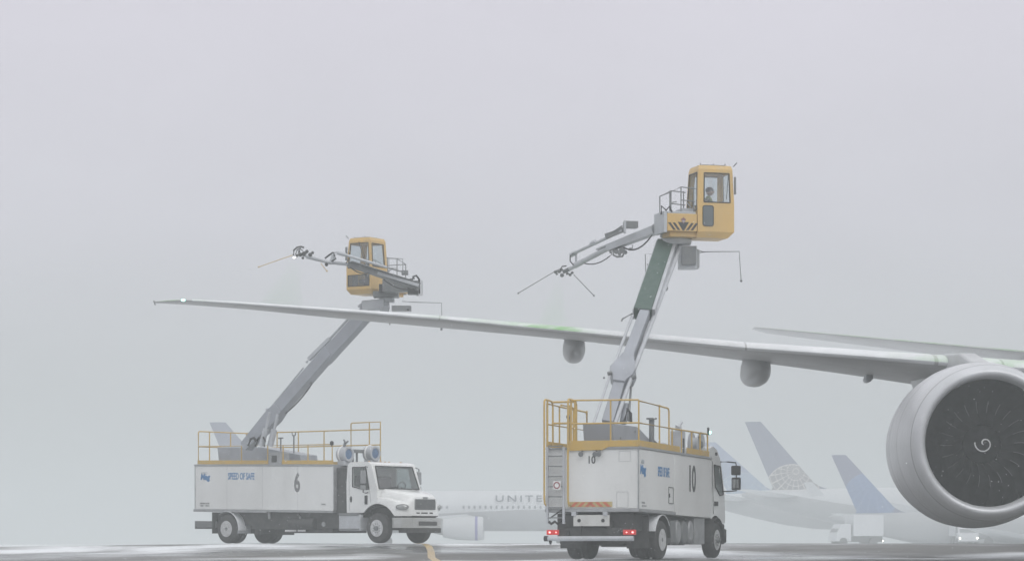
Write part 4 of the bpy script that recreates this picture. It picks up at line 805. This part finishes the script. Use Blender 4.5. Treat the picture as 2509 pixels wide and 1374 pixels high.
b = MB(); b.box(5.95, 6.35, .3, .95, 1.2, 1.6); b.box(5.9, 6.05, .3, .95, 1.5, 2.3); b.box(5.95, 6.35, 1.4, 2.05, 1.2, 1.6); b.box(5.9, 6.05, 1.4, 2.05, 1.5, 2.3); b.box(6.8, 7.06, .16, 2.22, 1.2, 1.78); b.build('seat', SEATM, cab6, bevel=.04)
b = MB()
for p, q in (((5.88, 1.10), (5.86, 2.62)), ((6.86, 1.55), (6.80, 1.84)), ((6.86, 1.55), (6.86, 1.38))): b.bar((p[0], .079, p[1]), (q[0], .079, q[1]), .008, .006)
b.build('door_seam', MGREY, cab6, smooth=0)
b = MB(); [b.ball((x, .075, z), .09, 8, (.55, .25, 1.2)) for x, z in ((5.96, 1.50),)]; b.box(6.60, 6.72, .06, .085, 1.32, 1.62); b.build('door_handle', BLACK, cab6, bevel=.01)
for y, s in ((-.22, -1), (2.60, 1)):
    yi = .08 if s < 0 else 2.3; b = MB()
    b.path([(6.72, yi, 2.58), (6.78, (y + yi) / 2, 2.60), (6.80, y, 2.55), (6.80, y, 1.72), (6.78, (y + yi) / 2, 1.70), (6.75, yi, 1.72)], .018); b.build('mirror_arm', BLACK, cab6)
    b = MB(); b.box(6.76, 6.83, y - .11, y + .11, 2.02, 2.46); b.box(6.76, 6.83, y - .10, y + .10, 1.80, 1.96); mo = b.build('mirror', mat('mirror_shell', (.30, .31, .32), .3), cab6, bevel=.02)
b = MB(); [b.ball((6.5, y, 2.775), .035, 6, (1.4, 1, .7)) for y in (.4, 1.0, 1.2, 1.4, 2.0)]; b.build('roof_marker', mat('amber_lens', (.5, .3, .12), .3), cab6)
# bonnet
def hring(x, yo, zb, zf, yi, zt_):
    H = [(yo, zb), (yo, zf - .12), (yo + .05, zf), (yi - .05, zf + .04), (yi, zt_ - .07), (yi + .12, zt_)]
    return [V((x, a, c)) for a, c in H] + [V((x, W6 - .02 - a, c)) for a, c in reversed(H)]
b = MB(); b.loft([hring(7.165, .06, .92, 1.52, .30, 1.84), hring(7.5, .06, .92, 1.50, .34, 1.79), hring(7.85, .10, .92, 1.42, .40, 1.72), hring(8.1, .22, .92, 1.36, .48, 1.66), hring(8.26, .45, .92, 1.33, .56, 1.61), hring(8.34, .60, .92, 1.30, .66, 1.56)])
bon = b.build('bonnet', WHITE2, U, smooth=50)
carve(bon, [MB().lathe([(-.5, .84), (3.2, .84)], (7.18, 0, .5), (0, 1, 0), 40)])
fin_smooth(bon.data, 45)
fender(U, 7.18, .5, .835, .14, 2.24, -3, 183, BLACK, 'wheel_well', 20, .02)
b = MB(); b.box(8.30, 8.365, .66, 1.72, 1.13, 1.50); gr = b.build('grille', MGREY, U, bevel=.03)
b = MB(); [b.box(8.366, 8.374, .70, 1.68, z, z + .014) for z in [1.16 + .04 * i for i in range(8)]]; b.build('grille_bars', DGREY, gr)
b = MB(); b.box(8.32, 8.37, 1.08, 1.32, 1.525, 1.56); b.build('grille_emblem', MGREY, U, bevel=.01)
b = MB(); [b.box(8.33, 8.346, y0, y1, 1.0, 1.045) for y0, y1 in ((.76, .92), (1.0, 1.32), (1.42, 1.58))]; b.box(8.28, 8.347, .56, 1.84, .90, .93); b.build('lower_vent', BLACK, U)
for y, s in ((.38, 1), (W6 - .40, -1)):
    Mh = axes((8.13, y - s * .08, 1.23), V((.75, -s * .66, 0)).normalized(), V((s * .66, .75, 0)).normalized(), (0, 0, 1)) if False else Matrix.Translation((8.13, y - s * .10, 1.22)) @ Matrix.Rotation(-s * R(52), 4, 'Z') @ Matrix.Rotation(-s * R(0), 4, 'X')
    b = MB(Mh); b.ball((0, 0, 0), .22, 12, (.30, 1.0, .42)); hl = b.build('headlight', LENS, U, smooth=60)
    b = MB(Mh); pts = [(.035, .21 * cos(t), .088 * sin(t)) for t in [2 * pi * i / 24 for i in range(25)]]; b.path(pts, .014, 6); b.build('headlight_bezel', MGREY, hl)
b = MB(); bp = [(7.93, .06), (8.2, .16), (8.40, .50), (8.46, .9), (8.46, 1.5), (8.40, 1.9), (8.2, 2.24), (7.93, 2.34)]
inn = [(x - .14, y * .93 + .08) for x, y in bp][::-1]; 
for i in range(7): b.prism([bp[i], bp[i + 1], inn[6 - i], inn[7 - i]], 'z', .52, .86)
bu = b.build('front_bumper', mat('bumper_silver', (.50, .51, .51), .35, .3, dirt=(.36, .35, .32), dirt_amt=.5, scale=3), U, bevel=.01)
b = MB(); b.box(8.455, 8.475, .74, 1.66, .60, .74); b.build('bumper_grille', DGREY, bu, bevel=.01)
b = MB(); b.box(7.9, 8.3, .35, 2.05, .36, .52); b.build('front_valance', DGREY, U)
# boom 6
def Wd(px, py, D): return t6.W(px, py, D)
D6 = lambda px: 100.3 - (px - 600) / 330 * 3.6
f0 = Wd(603, 1094, 100.2); f1 = Wd(700, 1005, D6(700)); f2 = Wd(812, 858, D6(812)); f3 = Wd(912, 752, D6(912))
up6 = (f3 - f0).cross(V((0, 1, 0))); 
b = MB(); mid = Wd(672, 1018, D6(672)); b.bar(f0, mid, .40, .34, .42, .54); b.bar(mid, Wd(690, 998, D6(690)), .42, .54, .42, .40); b.bar(Wd(690, 997, D6(690)), f2, .40, .42); bo = b.build('main_boom', GREY, U, bevel=.015)
b = MB(); b.bar(f2.lerp(f1, .15), f3, .34, .46, .34, .46); b.build('upper_boom', GREY, U, bevel=.015)
b = MB(); e0 = Wd(757, 880, D6(757)); e1 = Wd(809, 829, D6(809)); b.bar(e0, e1, .14, .13); b.tube(e1, Wd(868, 765, D6(868)), .045); b.tube(Wd(815, 835, D6(815)), Wd(882, 762, D6(882)), .03); b.build('extension_cylinder', LGREY, bo, bevel=.01)
b = MB(); b.tube(Wd(657, 1006, D6(657)), Wd(744, 900, D6(744)), .03); b.ball(Wd(656, 1003, D6(656)), .08); b.ball(Wd(752, 886, D6(752)), .05); b.build('boom_pipe', LGREY, bo)
b = MB(); b.path([Wd(750, 940, D6(750)), Wd(765, 940, D6(765)), Wd(759, 931, D6(759))], .02, 6); b.build('cable_guide', MGREY, bo)
for a_, b_, c_, d_ in (((640, 1092), (652, 1050), (660, 1010), .10), ((662, 1092), (672, 1052), (680, 1015), .11)):
    b = MB(); b.tube(Wd(*a_, 99.2), Wd(*b_, 99.1), d_, 12); b.build('lift_cylinder', LGREY, U); b = MB(); b.tube(Wd(*b_, 99.1), Wd(*c_, 99), .05, 10); b.build('lift_cylinder_rod', LGREY, U)
b = MB(); b.path([Wd(608, 1092, 99.5), Wd(614, 1075, 99.5), Wd(622, 1072, 99.5), Wd(628, 1080, 99.5)], .05); b.build('hydraulic_hose', BLACK, U)
MB().path([Wd(626, 1094, 99.5), Wd(632, 1074, 99.5), Wd(640, 1070, 99.5)], .035).build('hydraulic_hose', BLACK, U)
MB().path([Wd(648, 1094, 99), Wd(650, 1080, 99), Wd(645, 1070, 99)], .03).build('hydraulic_hose', BLACK, U)
# basket 6
D6b = 96.5; M6, c6, p6 = operator_cabin(U, t6, P(899, 722, D6b), R(238), 1.25, sc=(1, 1, .91))
def wb6(*a, **k): return wbox(*a, par=k.pop('par', U), fr=t6, **k)
wb6(946, 722, 96.4, .85, .18, .8, 'basket_turntable', MGREY); wb6(948, 736, 96.4, .5, .12, .5, 'slew_ring', LGREY)
b = MB(); 
b.prism([(0, 0), (1, 0), (1, 1)], 'y', 0, .001) if False else None
b.bar(Wd(893, 750, 96.6), Wd(948, 745, 96.3), .5, .34); b.bar(Wd(880, 752, 96.7), Wd(900, 738, 96.6), .3, .08); b.build('boom_head', LGREY, U, bevel=.03)
wb6(984, 756, 96.3, .66, .18, .4, 'control_box', TRIM); wb6(942, 757, 96.3, .30, .22, .42, 'control_box', LGREY); b = MB(); b.lathe([(0, .04), (.02, .04)], Wd(1000, 758, 96), (V((sin(-t6.a), -cos(t6.a), 0))), 12); b.build('knob', BLACK, U); MB().tube(Wd(955, 766, 96.3), Wd(955, 796, 96.3), .02).build('drain_pipe', BLACK, U)
b = MB(); b.path([Wd(985, 738, 96), Wd(1010, 740, 96), Wd(1082, 742, 96), Wd(1083, 802, 96)], .014, 6); b.tube(Wd(1083, 800, 96), Wd(1081, 809, 96), .035, 8); b.build('feeler_rod', MGREY, U)
wb6(975, 700, 95.6, .95, .42, .5, 'platform_machinery', MGREY, par=p6, rot=-12); wb6(1012, 705, 95.4, .35, .45, .4, 'platform_machinery', DGREY, par=p6)
b = MB(); b.path([Wd(1010, 690, 95.1), Wd(1012, 678, 95.1), Wd(1020, 675, 95.1), Wd(1027, 684, 95.1), Wd(1028, 720, 95.1)], .035); b.path([Wd(1004, 684, 95), Wd(1016, 682, 95)], .03); b.build('hose_loop', BLACK, p6)
b = MB(); b.path([Wd(1028, 688, 95.3), Wd(1034, 688, 95.3), Wd(1034, 723, 95.3), Wd(1020, 724, 95.3)], .016, 6); b.path([Wd(953, 668, 95.6), Wd(953, 632, 95.6), Wd(987, 634, 95.6), Wd(987, 662, 95.6)], .014, 6); b.path([Wd(953, 657, 95.6), Wd(970, 662, 95.6), Wd(998, 668, 95.6)], .025, 6); b.build('guard_frame', MGREY, p6)
wb6(992, 668, 95.4, .22, .14, .3, 'valve_box', MGREY, par=p6); wb6(940, 706, 95.9, .3, .26, .3, 'winch', DGREY, par=p6)
B0 = Wd(1028, 702, 95.0); B1 = Wd(852, 647, 94.6)
b = MB(); b.bar(B0, B1, .2, .26, .16, .18); b.bar(Wd(1030, 694, 94.9), Wd(860, 640, 94.5), .22, .03); arm_ = b.build('spray_arm', MGREY, U, bevel=.01)
b = MB(); b.bar(Wd(1026, 699, 94.8), Wd(925, 668, 94.7), .06, .11); b.bar(Wd(900, 655, 94.7), Wd(868, 645, 94.6), .06, .07); b.build('arm_cover', LGREY, arm_, bevel=.01)
b = MB(); b.tube(B1 + V((0, 0, -.0)), Wd(800, 642, 94.4), .06, 12); b.tube(Wd(812, 645, 94.4), Wd(748, 626, 94.2), .055, 12); b.tube(Wd(750, 632, 94.2), Wd(800, 644, 94.4), .02); b.build('inner_arm', LGREY, arm_)
b = MB(); b.tube(Wd(948, 655, 94.6), Wd(832, 620, 94.3), .045, 10); b.tube(Wd(846, 624, 94.3), Wd(826, 619, 94.3), .07, 10); b.tube(Wd(818, 622, 94.3), Wd(812, 645, 94.3), .07, 10); b.build('parallel_link', LGREY, arm_)
b = MB(); b.path([Wd(830, 618, 94.3), Wd(815, 619, 94.3), Wd(805, 626, 94.3), Wd(796, 633, 94.3)], .03); b.path([Wd(818, 622, 94.2), Wd(823, 634, 94.2), Wd(812, 640, 94.2)], .025); b.ball(Wd(800, 648, 94.3), .06); b.path([Wd(848, 645, 94.3), Wd(852, 637, 94.3), Wd(856, 645, 94.3)], .03); b.build('hose', BLACK, arm_)
b = MB()
for px, py, r in ((745, 622, .085), (752, 616, .06), (760, 624, .07), (736, 624, .07), (728, 626, .05), (742, 632, .045), (766, 619, .05), (733, 616, .04)): b.ball(Wd(px, py, 94.2), r, 8)
b.path([Wd(719, 626, 94.1), Wd(720, 613, 94.1), Wd(728, 606, 94.1), Wd(738, 604, 94.1), Wd(745, 607, 94.1)], .03); b.path([Wd(724, 624, 94.1), Wd(728, 612, 94.1), Wd(738, 608, 94.1)], .022); b.path([Wd(731, 622, 94.1), Wd(734, 610, 94.1), Wd(742, 614, 94.1)], .018); b.build('spray_nozzle', DGREY, arm_)
b = MB(); b.ball(Wd(721, 631, 94.1), .032, 8, (1.6, 1, .7)); b.build('work_light', LAMPW, arm_)
b = MB(); b.tube(Wd(717, 625, 94.1), Wd(634, 654, 94.1), .012, 6); b.ball(Wd(634, 654, 94.1), .028, 6); b.build('feeler_rod', YEL, arm_)
b = MB(); b.tube(Wd(786, 645, 94.3), Wd(801, 664, 94.3), .012, 6); b.ball(Wd(801, 664, 94.3), .028, 6); b.build('feeler_rod', YEL, arm_)

MB().path(sag(Wd(1020, 706, 94.8), Wd(940, 684, 94.6), .16), .022).build('hose', BLACK, arm_)
MB().path(sag(Wd(905, 668, 94.5), Wd(858, 654, 94.4), .10), .02).build('hose', BLACK, arm_)
MB().path(sag(Wd(765, 940, D6(765)), Wd(700, 1012, D6(700)), .08), .02).build('hose', BLACK, bo)
# ------------------------------------------------------------------ parked narrow-body airliners in the murk
JW = mat('jet_white', (.60, .615, .63), .4, var=.04, scale=.3)
def belly_mat():                                       # white above, light grey paint on the belly below a sweeping line
    m = mat('jet_body', (.60, .615, .63), .4, var=.04, scale=.31); n = m.node_tree; b = n.nodes['Principled BSDF']; src = b.inputs['Base Color'].links[0].from_socket
    t = n.nodes.new('ShaderNodeTexCoord'); sp = n.nodes.new('ShaderNodeSeparateXYZ'); n.links.new(t.outputs['Object'], sp.inputs[0])
    f = n.nodes.new('ShaderNodeFloatCurve'); mr = n.nodes.new('ShaderNodeMapRange'); mr.inputs['From Max'].default_value = 42; n.links.new(sp.outputs['X'], mr.inputs[0])
    cr = n.nodes.new('ShaderNodeValToRGB'); n.links.new(mr.outputs[0], cr.inputs[0]); e = cr.color_ramp.elements; cr.color_ramp.interpolation = 'B_SPLINE'
    e[0].position = 0; e[0].color = (.95,) * 3 + (1,); e[1].position = 1; e[1].color = (.55,) * 3 + (1,)
    for x, v in ((8, .70), (16, .52), (22, .50), (28, .56), (32, .585), (38, .56)): q = e.new(x / 42); q.color = (v, v, v, 1)
    th = n.nodes.new('ShaderNodeMath'); th.operation = 'MULTIPLY'; th.inputs[1].default_value = 6.2; n.links.new(cr.outputs[0], th.inputs[0])
    lt = n.nodes.new('ShaderNodeMath'); lt.operation = 'LESS_THAN'; n.links.new(sp.outputs['Z'], lt.inputs[0]); n.links.new(th.outputs[0], lt.inputs[1])
    x = n.nodes.new('ShaderNodeMix'); x.data_type = 'RGBA'; n.links.new(lt.outputs[0], x.inputs[0]); n.links.new(src, x.inputs[6]); x.inputs[7].default_value = (.34, .35, .36, 1); n.links.new(x.outputs[2], b.inputs['Base Color'])
    n.nodes.remove(f); return m
JB = belly_mat()
def globe_mat(name, navy, globe, line, cx, cz, r):
    m = bpy.data.materials.new(name); m.use_nodes = True; n = m.node_tree; b = n.nodes['Principled BSDF']; b.inputs['Roughness'].default_value = .4
    t = n.nodes.new('ShaderNodeTexCoord'); sp = n.nodes.new('ShaderNodeSeparateXYZ'); n.links.new(t.outputs['Object'], sp.inputs[0])
    def M_(op, a, b_=0, c=None):
        k = n.nodes.new('ShaderNodeMath'); k.operation = op
        for i, v in enumerate((a, b_) + ((c,) if c is not None else ())):
            if isinstance(v, (int, float)): k.inputs[i].default_value = v
            else: n.links.new(v, k.inputs[i])
        return k.outputs[0]
    def dist(x0, z0):
        dx = M_('SUBTRACT', sp.outputs['X'], x0); dz = M_('SUBTRACT', sp.outputs['Z'], z0)
        return M_('SQRT', M_('ADD', M_('MULTIPLY', dx, dx), M_('MULTIPLY', dz, dz))), dx, dz
    d, _, _ = dist(cx, cz); inside = M_('LESS_THAN', d, r); edge = M_('LESS_THAN', M_('ABSOLUTE', M_('SUBTRACT', d, r)), .05)
    d2, dx, dz = dist(cx + .15 * r, cz + .75 * r)
    ang = M_('ARCTAN2', dx, dz); l1 = M_('LESS_THAN', M_('ABSOLUTE', M_('SUBTRACT', M_('FRACT', M_('MULTIPLY', ang, 3.2)), .5)), .09)
    l2 = M_('LESS_THAN', M_('ABSOLUTE', M_('SUBTRACT', M_('FRACT', M_('MULTIPLY', d2, 1.7)), .5)), .06)
    ln_ = M_('MAXIMUM', M_('MULTIPLY', M_('MAXIMUM', l1, l2), inside), edge)
    def mix(f, a, c):
        x = n.nodes.new('ShaderNodeMix'); x.data_type = 'RGBA'; n.links.new(f, x.inputs[0])
        for i, q in ((6, a), (7, c)):
            if isinstance(q, tuple): x.inputs[i].default_value = (*q, 1)
            else: n.links.new(q, x.inputs[i])
        return x.outputs[2]
    n.links.new(mix(ln_, mix(inside, navy, globe), line), b.inputs['Base Color']); return m
def jet(label, fin_px, fin_py, D, zg, yaw, finmat, fh=6.7, detail=False, group='airliners parked in the haze', S=1):
    """origin under the fin's rear tip; x forward"""
    p = P(fin_px, fin_py, D); tz = (p.z - zg) / S; fh = fh / S; top = tz - fh                 # fuselage crown height above ground
    T_ = thing('parked_airliner', label, 'airliner', (p.x, p.y, zg), yaw, group); T_.scale = (S, S, S)
    r = 1.98; zc = top - r; b = MB(); rings = []
    for x, rr, dz in ((-.3, .15, 1.35), (.6, .5, 1.2), (3, .95, .85), (6, 1.35, .5), (9, 1.72, .2), (12, 1.93, .03), (14, 1.98, 0), (24, 1.98, 0), (34, 1.98, 0), (36.5, 1.85, -.05), (38.5, 1.5, -.2), (40, 1.0, -.4), (40.8, .3, -.55)):
        rings.append([V((x, rr * cos(t), zc + dz + rr * sin(t))) for t in [2 * pi * k / 32 for k in range(32)]])
    b.loft(rings); b.build('fuselage', JB, T_, smooth=60)
    b = MB(); b.loft([[V((x, 2.0 * k * cos(t), zc - 1.35 + .82 * k * sin(t))) for t in [2 * pi * i / 20 for i in range(20)]] for x, k in ((13, .1), (15, .8), (18, 1), (23, 1), (25, .8), (27, .3))]); b.build('belly_fairing', JB, T_, smooth=60)
    b = MB(); b.loft([[V((x0, 0, z)), V(((x0 + x1) / 2, -t, z)), V((x1, 0, z)), V(((x0 + x1) / 2, t, z))] for z, x0, x1, t in ((top - .35, 2.55, 9.2, .2), (top + .1, 2.8, 7.6, .2), (tz - fh + .5, 2.6, 6.9, .18), (tz, 0, 1.6, .08))]); b.build('fin', finmat, T_, smooth=0)
    for s in (-1, 1):
        b = MB(); b.loft([[V((x0, y, z)), V((x0 + (x1 - x0) * .6, y, z + t)), V((x1, y, z)), V((x0 + (x1 - x0) * .6, y, z - t))] for y, z, x0, x1, t in ((s * .5, zc + 1.1, 2.2, 6.0, .18), (s * 7, zc + 1.7, .3, 1.9, .06))]); b.build('tailplane', JW, T_, smooth=0)
        b = MB(); b.loft([[V((x0, y, z)), V((x0 + (x1 - x0) * .7, y, z + t)), V((x1, y, z)), V((x0 + (x1 - x0) * .7, y, z - t))] for y, z, x0, x1, t in ((s * 1.5, zc - 1.25, 17.8, 26.2, .5), (s * 6, zc - .8, 17.5, 22.2, .28), (s * 16, zc + .45, 13.6, 15.4, .08), (s * 16.6, zc + 2.6, 12.6, 13.5, .04))]); wn_ = b.build('wing', JW, T_, smooth=0)
        b = MB(); ex, ey, ez = 26.9, s * 4.9, zc - 1.72
        b.lathe([(0, .98), (-.06, 1.06), (-.25, 1.13), (-1.2, 1.17), (-2.6, 1.10), (-3.9, .86), (-3.9, .75), (-2, .8), (-.9, .86), (-.2, .92)], (ex, ey, ez), (1, 0, 0), 36, closed=True); en = b.build('engine', mat('jet_engine_grey', (.50, .51, .52), .4, var=.05), T_)
        b = MB(); b.lathe([(-.9, .9), (-.95, .05)], (ex, ey, ez), (1, 0, 0), 24); b.build('engine_core', MGREY, en); b = MB(); b.lathe([(-3.5, .72), (-4.3, .6), (-5.2, .35), (-5.9, .03)], (ex, ey, ez), (1, 0, 0), 20); b.build('exhaust_cone', MGREY, en)
        b = MB(); b.lathe([(-.55, 1.158), (-.68, 1.17), (-.80, 1.172)], (ex, ey, ez), (1, 0, 0), 36); b.build('engine_stripe', mat('stripe_purple', (.12, .10, .34), .4), en)
        b = MB(); b.prism([(ex - .9, ez + 1.0), (ex - 1.6, ez + 1.35), (ex - 6, ez + 1.05), (ex - 4.2, ez + .75)], 'y', ey - .15, ey + .15); b.build('pylon', JW, T_)
    for x, y in ((17.3, -2.8), (17.3, 2.8), (34.5, 0)):
        b = MB(); b.tube((x, y, .5), (x, y, zc - 1.2), .12); lg = b.build('landing_gear', MGREY, T_)
        for dy in (-.4, .4):
            b = MB(); b.lathe([(-.15, .3), (-.16, .5), (.16, .5), (.15, .3)], (x, y + dy, .5), (0, 1, 0), 20); b.build('tyre', TYRE, lg)
    if detail:
        proto = None
        for k in range(44):
            x = 10.5 + k * .535
            if k in (25, 26): continue
            if proto is None:
                b = MB(); pts = [(.115 * cos(t) + 0, .17 * sin(t)) for t in [2 * pi * i / 12 for i in range(12)]]
                b.prism(pts, 'y', -1.985, -1.95); proto = b.build('window', mat('jet_window', (.25, .26, .28), .3), T_); o = proto
            else: o = proto.copy(); COL.objects.link(o); o.parent = T_
            o.location = (x, .0, zc + .35)
        text('UNITED', 'lettering', mat('jet_letter', (.10, .11, .14), .5), T_, axes((t_x := 30.9, -1.86, zc + 1.16), (1, 0, 0), (0, .50, .866), (0, -.866, .50)), 1.0, 1.30, .01, depth=.02, space=1.35)
    return T_
ga = mat('fin_greyblue', (.19, .20, .27), .4, var=.05, scale=.4)
jet('white airliner with a plain grey-blue fin, lettered fuselage behind the truck marked 6', 513, 1034, 280, 1.27, 0, ga, detail=True)
jet('faint airliner with the tallest dark fin and pale globe lines, behind the big wing', 1825, 1033, 360, 1.25, R(-14), globe_mat('fin_globe', (.085, .10, .19), (.20, .19, .20), (.62, .58, .55), 4.7, 5.3, 2.7), fh=8.35, S=1.27)
jet('white airliner with a short fin and blue globe, beside the engine', 2037, 1114, 318, 1.25, R(-10), globe_mat('fin_globe_blue', (.12, .13, .23), (.09, .165, .35), (.15, .23, .41), 4.2, 5.2, 2.9), fh=6.3)
jet('white airliner with a light blue fin half hidden by the truck marked 10', 1716, 1083, 380, 1.24, R(-12), globe_mat('fin_globe_light', (.20, .26, .42), (.20, .30, .46), (.36, .44, .54), 4.4, 4.9, 2.7), fh=6.6, S=1.27)

# service vehicles in the distance
def service_truck(label, px, D, yaw, L, H_, lamp=True, box=True):
    p = P(px, 1331, D); zg = gz(p.x, D); T_ = thing('service_truck', label, 'truck', (p.x, D, zg), yaw)
    b = MB()
    if box: b.box(-L, -.2, -1.2, 1.2, 1.1, H_); b.build('cargo_box', JW, T_, bevel=.03)
    b = MB(); b.prism([(0, .5), (0, 2.3), (1.1, 2.3), (1.6, 1.4), (1.7, .5)], 'y', -1.1, 1.1); c = b.build('cab', JW, T_, bevel=.05)
    b = MB(); b.add([(1.13, -.95, 2.2), (1.13, .95, 2.2), (1.6, .95, 1.45), (1.6, -.95, 1.45)], [(0, 1, 2, 3)]); b.prism([(.3, 2.15), (1.0, 2.15), (1.35, 1.45), (.3, 1.45)], 'y', -1.11, -1.104); b.build('window', MGREY, c, smooth=0)
    b = MB(); b.box(-L, 1.5, -.9, .9, .45, 1.05); b.build('chassis', DGREY, T_)
    for x in (-L + 1.1, .9):
        for s in (-1, 1):
            b = MB(); b.lathe([(-.13, .25), (-.14, .45), (.14, .45), (.13, .25)], (x, s * 1.0, .45), (0, 1, 0), 18); b.build('wheel', TYRE, T_)
    if lamp:
        for s in (-1, 1):
            b = MB(); b.ball((1.72, s * .95, .85), .09, 8, (.4, 1, 1)); b.build('headlight', LAMPW, T_)
    return T_
st = service_truck('pale box truck standing below the blue fin, small lamp lit at its tail', 2076, 300, R(196), 3.6, 3.3, lamp=False)
b = MB(); b.ball((-3.75, .6, .55), .09, 8); b.build('work_lamp', LAMPW, st)
service_truck('faint truck with two lit headlights, under the big engine', 2366, 310, R(-88), 3.5, 2.6)
service_truck('faint truck with lit headlights at the right edge of the apron', 2516, 320, R(-80), 3.5, 2.4)

# falling fluid below the two spray nozzles: thin green mist
def mist(name, label, top, bot, r0, r1, dens, drift):
    m = bpy.data.materials.new(name); m.use_nodes = True; n = m.node_tree; n.nodes.clear(); o = n.nodes.new('ShaderNodeOutputMaterial'); v = n.nodes.new('ShaderNodeVolumePrincipled')
    v.inputs['Color'].default_value = (.60, .80, .60, 1); v.inputs['Density'].default_value = dens; n.links.new(v.outputs[0], o.inputs['Volume'])
    for k, (f, lab) in enumerate(((1.0, label),)):
        b = MB(); rings = []
        for i in range(9):
            t = i / 8; c = V(top).lerp(V(bot), t) + V((drift * t * t, 0, 0)); r = (r0 + (r1 - r0) * t ** .8) * f
            rings.append([c + V((r * cos(a) * (1 + .12 * sin(3 * a + i)), r * sin(a) * .8, 0)) for a in [2 * pi * j / 20 for j in range(20)]])
        b.loft(rings); tag(b.build(name, m, smooth=60), lab, 'mist', kind='stuff')
mist('spray_mist', 'thin green mist falling from the left nozzle onto the wing tip', P(722, 636, 94.1), P(700, 752, 92.5), .08, .75, .2, -.25)
mist('spray_mist', 'green mist falling from the right nozzle onto the wing', P(1368, 678, 81.1), P(1362, 792, 82), .05, .42, .32, -.12)

# snow in the air
rnd = random.Random(5); b = MB()
for i in range(15000):
    D = 38 + 90 * rnd.random() ** .6; px = rnd.uniform(-100, 2610); py = rnd.uniform(-60, 1380); c = P(px, py, D); s = rnd.uniform(.006, .0105)
    if c.z < gz(c.x, D) + .02: continue
    t = V((rnd.uniform(-1, 1), rnd.uniform(-1, 1), rnd.uniform(-1, 1))).normalized() * s; u = t.cross(V((rnd.uniform(-1, 1), 1, rnd.uniform(-1, 1)))).normalized() * s; v_ = t.cross(u).normalized() * s
    b.add([c + t, c + u, c + v_, c - t - u - v_], [(0, 1, 2), (0, 1, 3), (1, 2, 3), (0, 2, 3)])
tag(b.build('falling_snow', SNOW, smooth=0), 'fine snowflakes blowing through the air', 'snow', kind='stuff')

# the air itself
hm = bpy.data.materials.new('haze_air'); hm.use_nodes = True; n = hm.node_tree; n.nodes.clear(); o = n.nodes.new('ShaderNodeOutputMaterial'); v = n.nodes.new('ShaderNodeVolumePrincipled')
v.inputs['Color'].default_value = (.69, .725, .72, 1); v.inputs['Density'].default_value = .0032; n.links.new(v.outputs[0], o.inputs['Volume'])
b = MB(); b.box(-1520, 1520, -80, 3040, -1.0, 26); tag(b.build('haze', hm, smooth=0), 'thick snowy haze over the whole airfield', 'haze', kind='stuff')
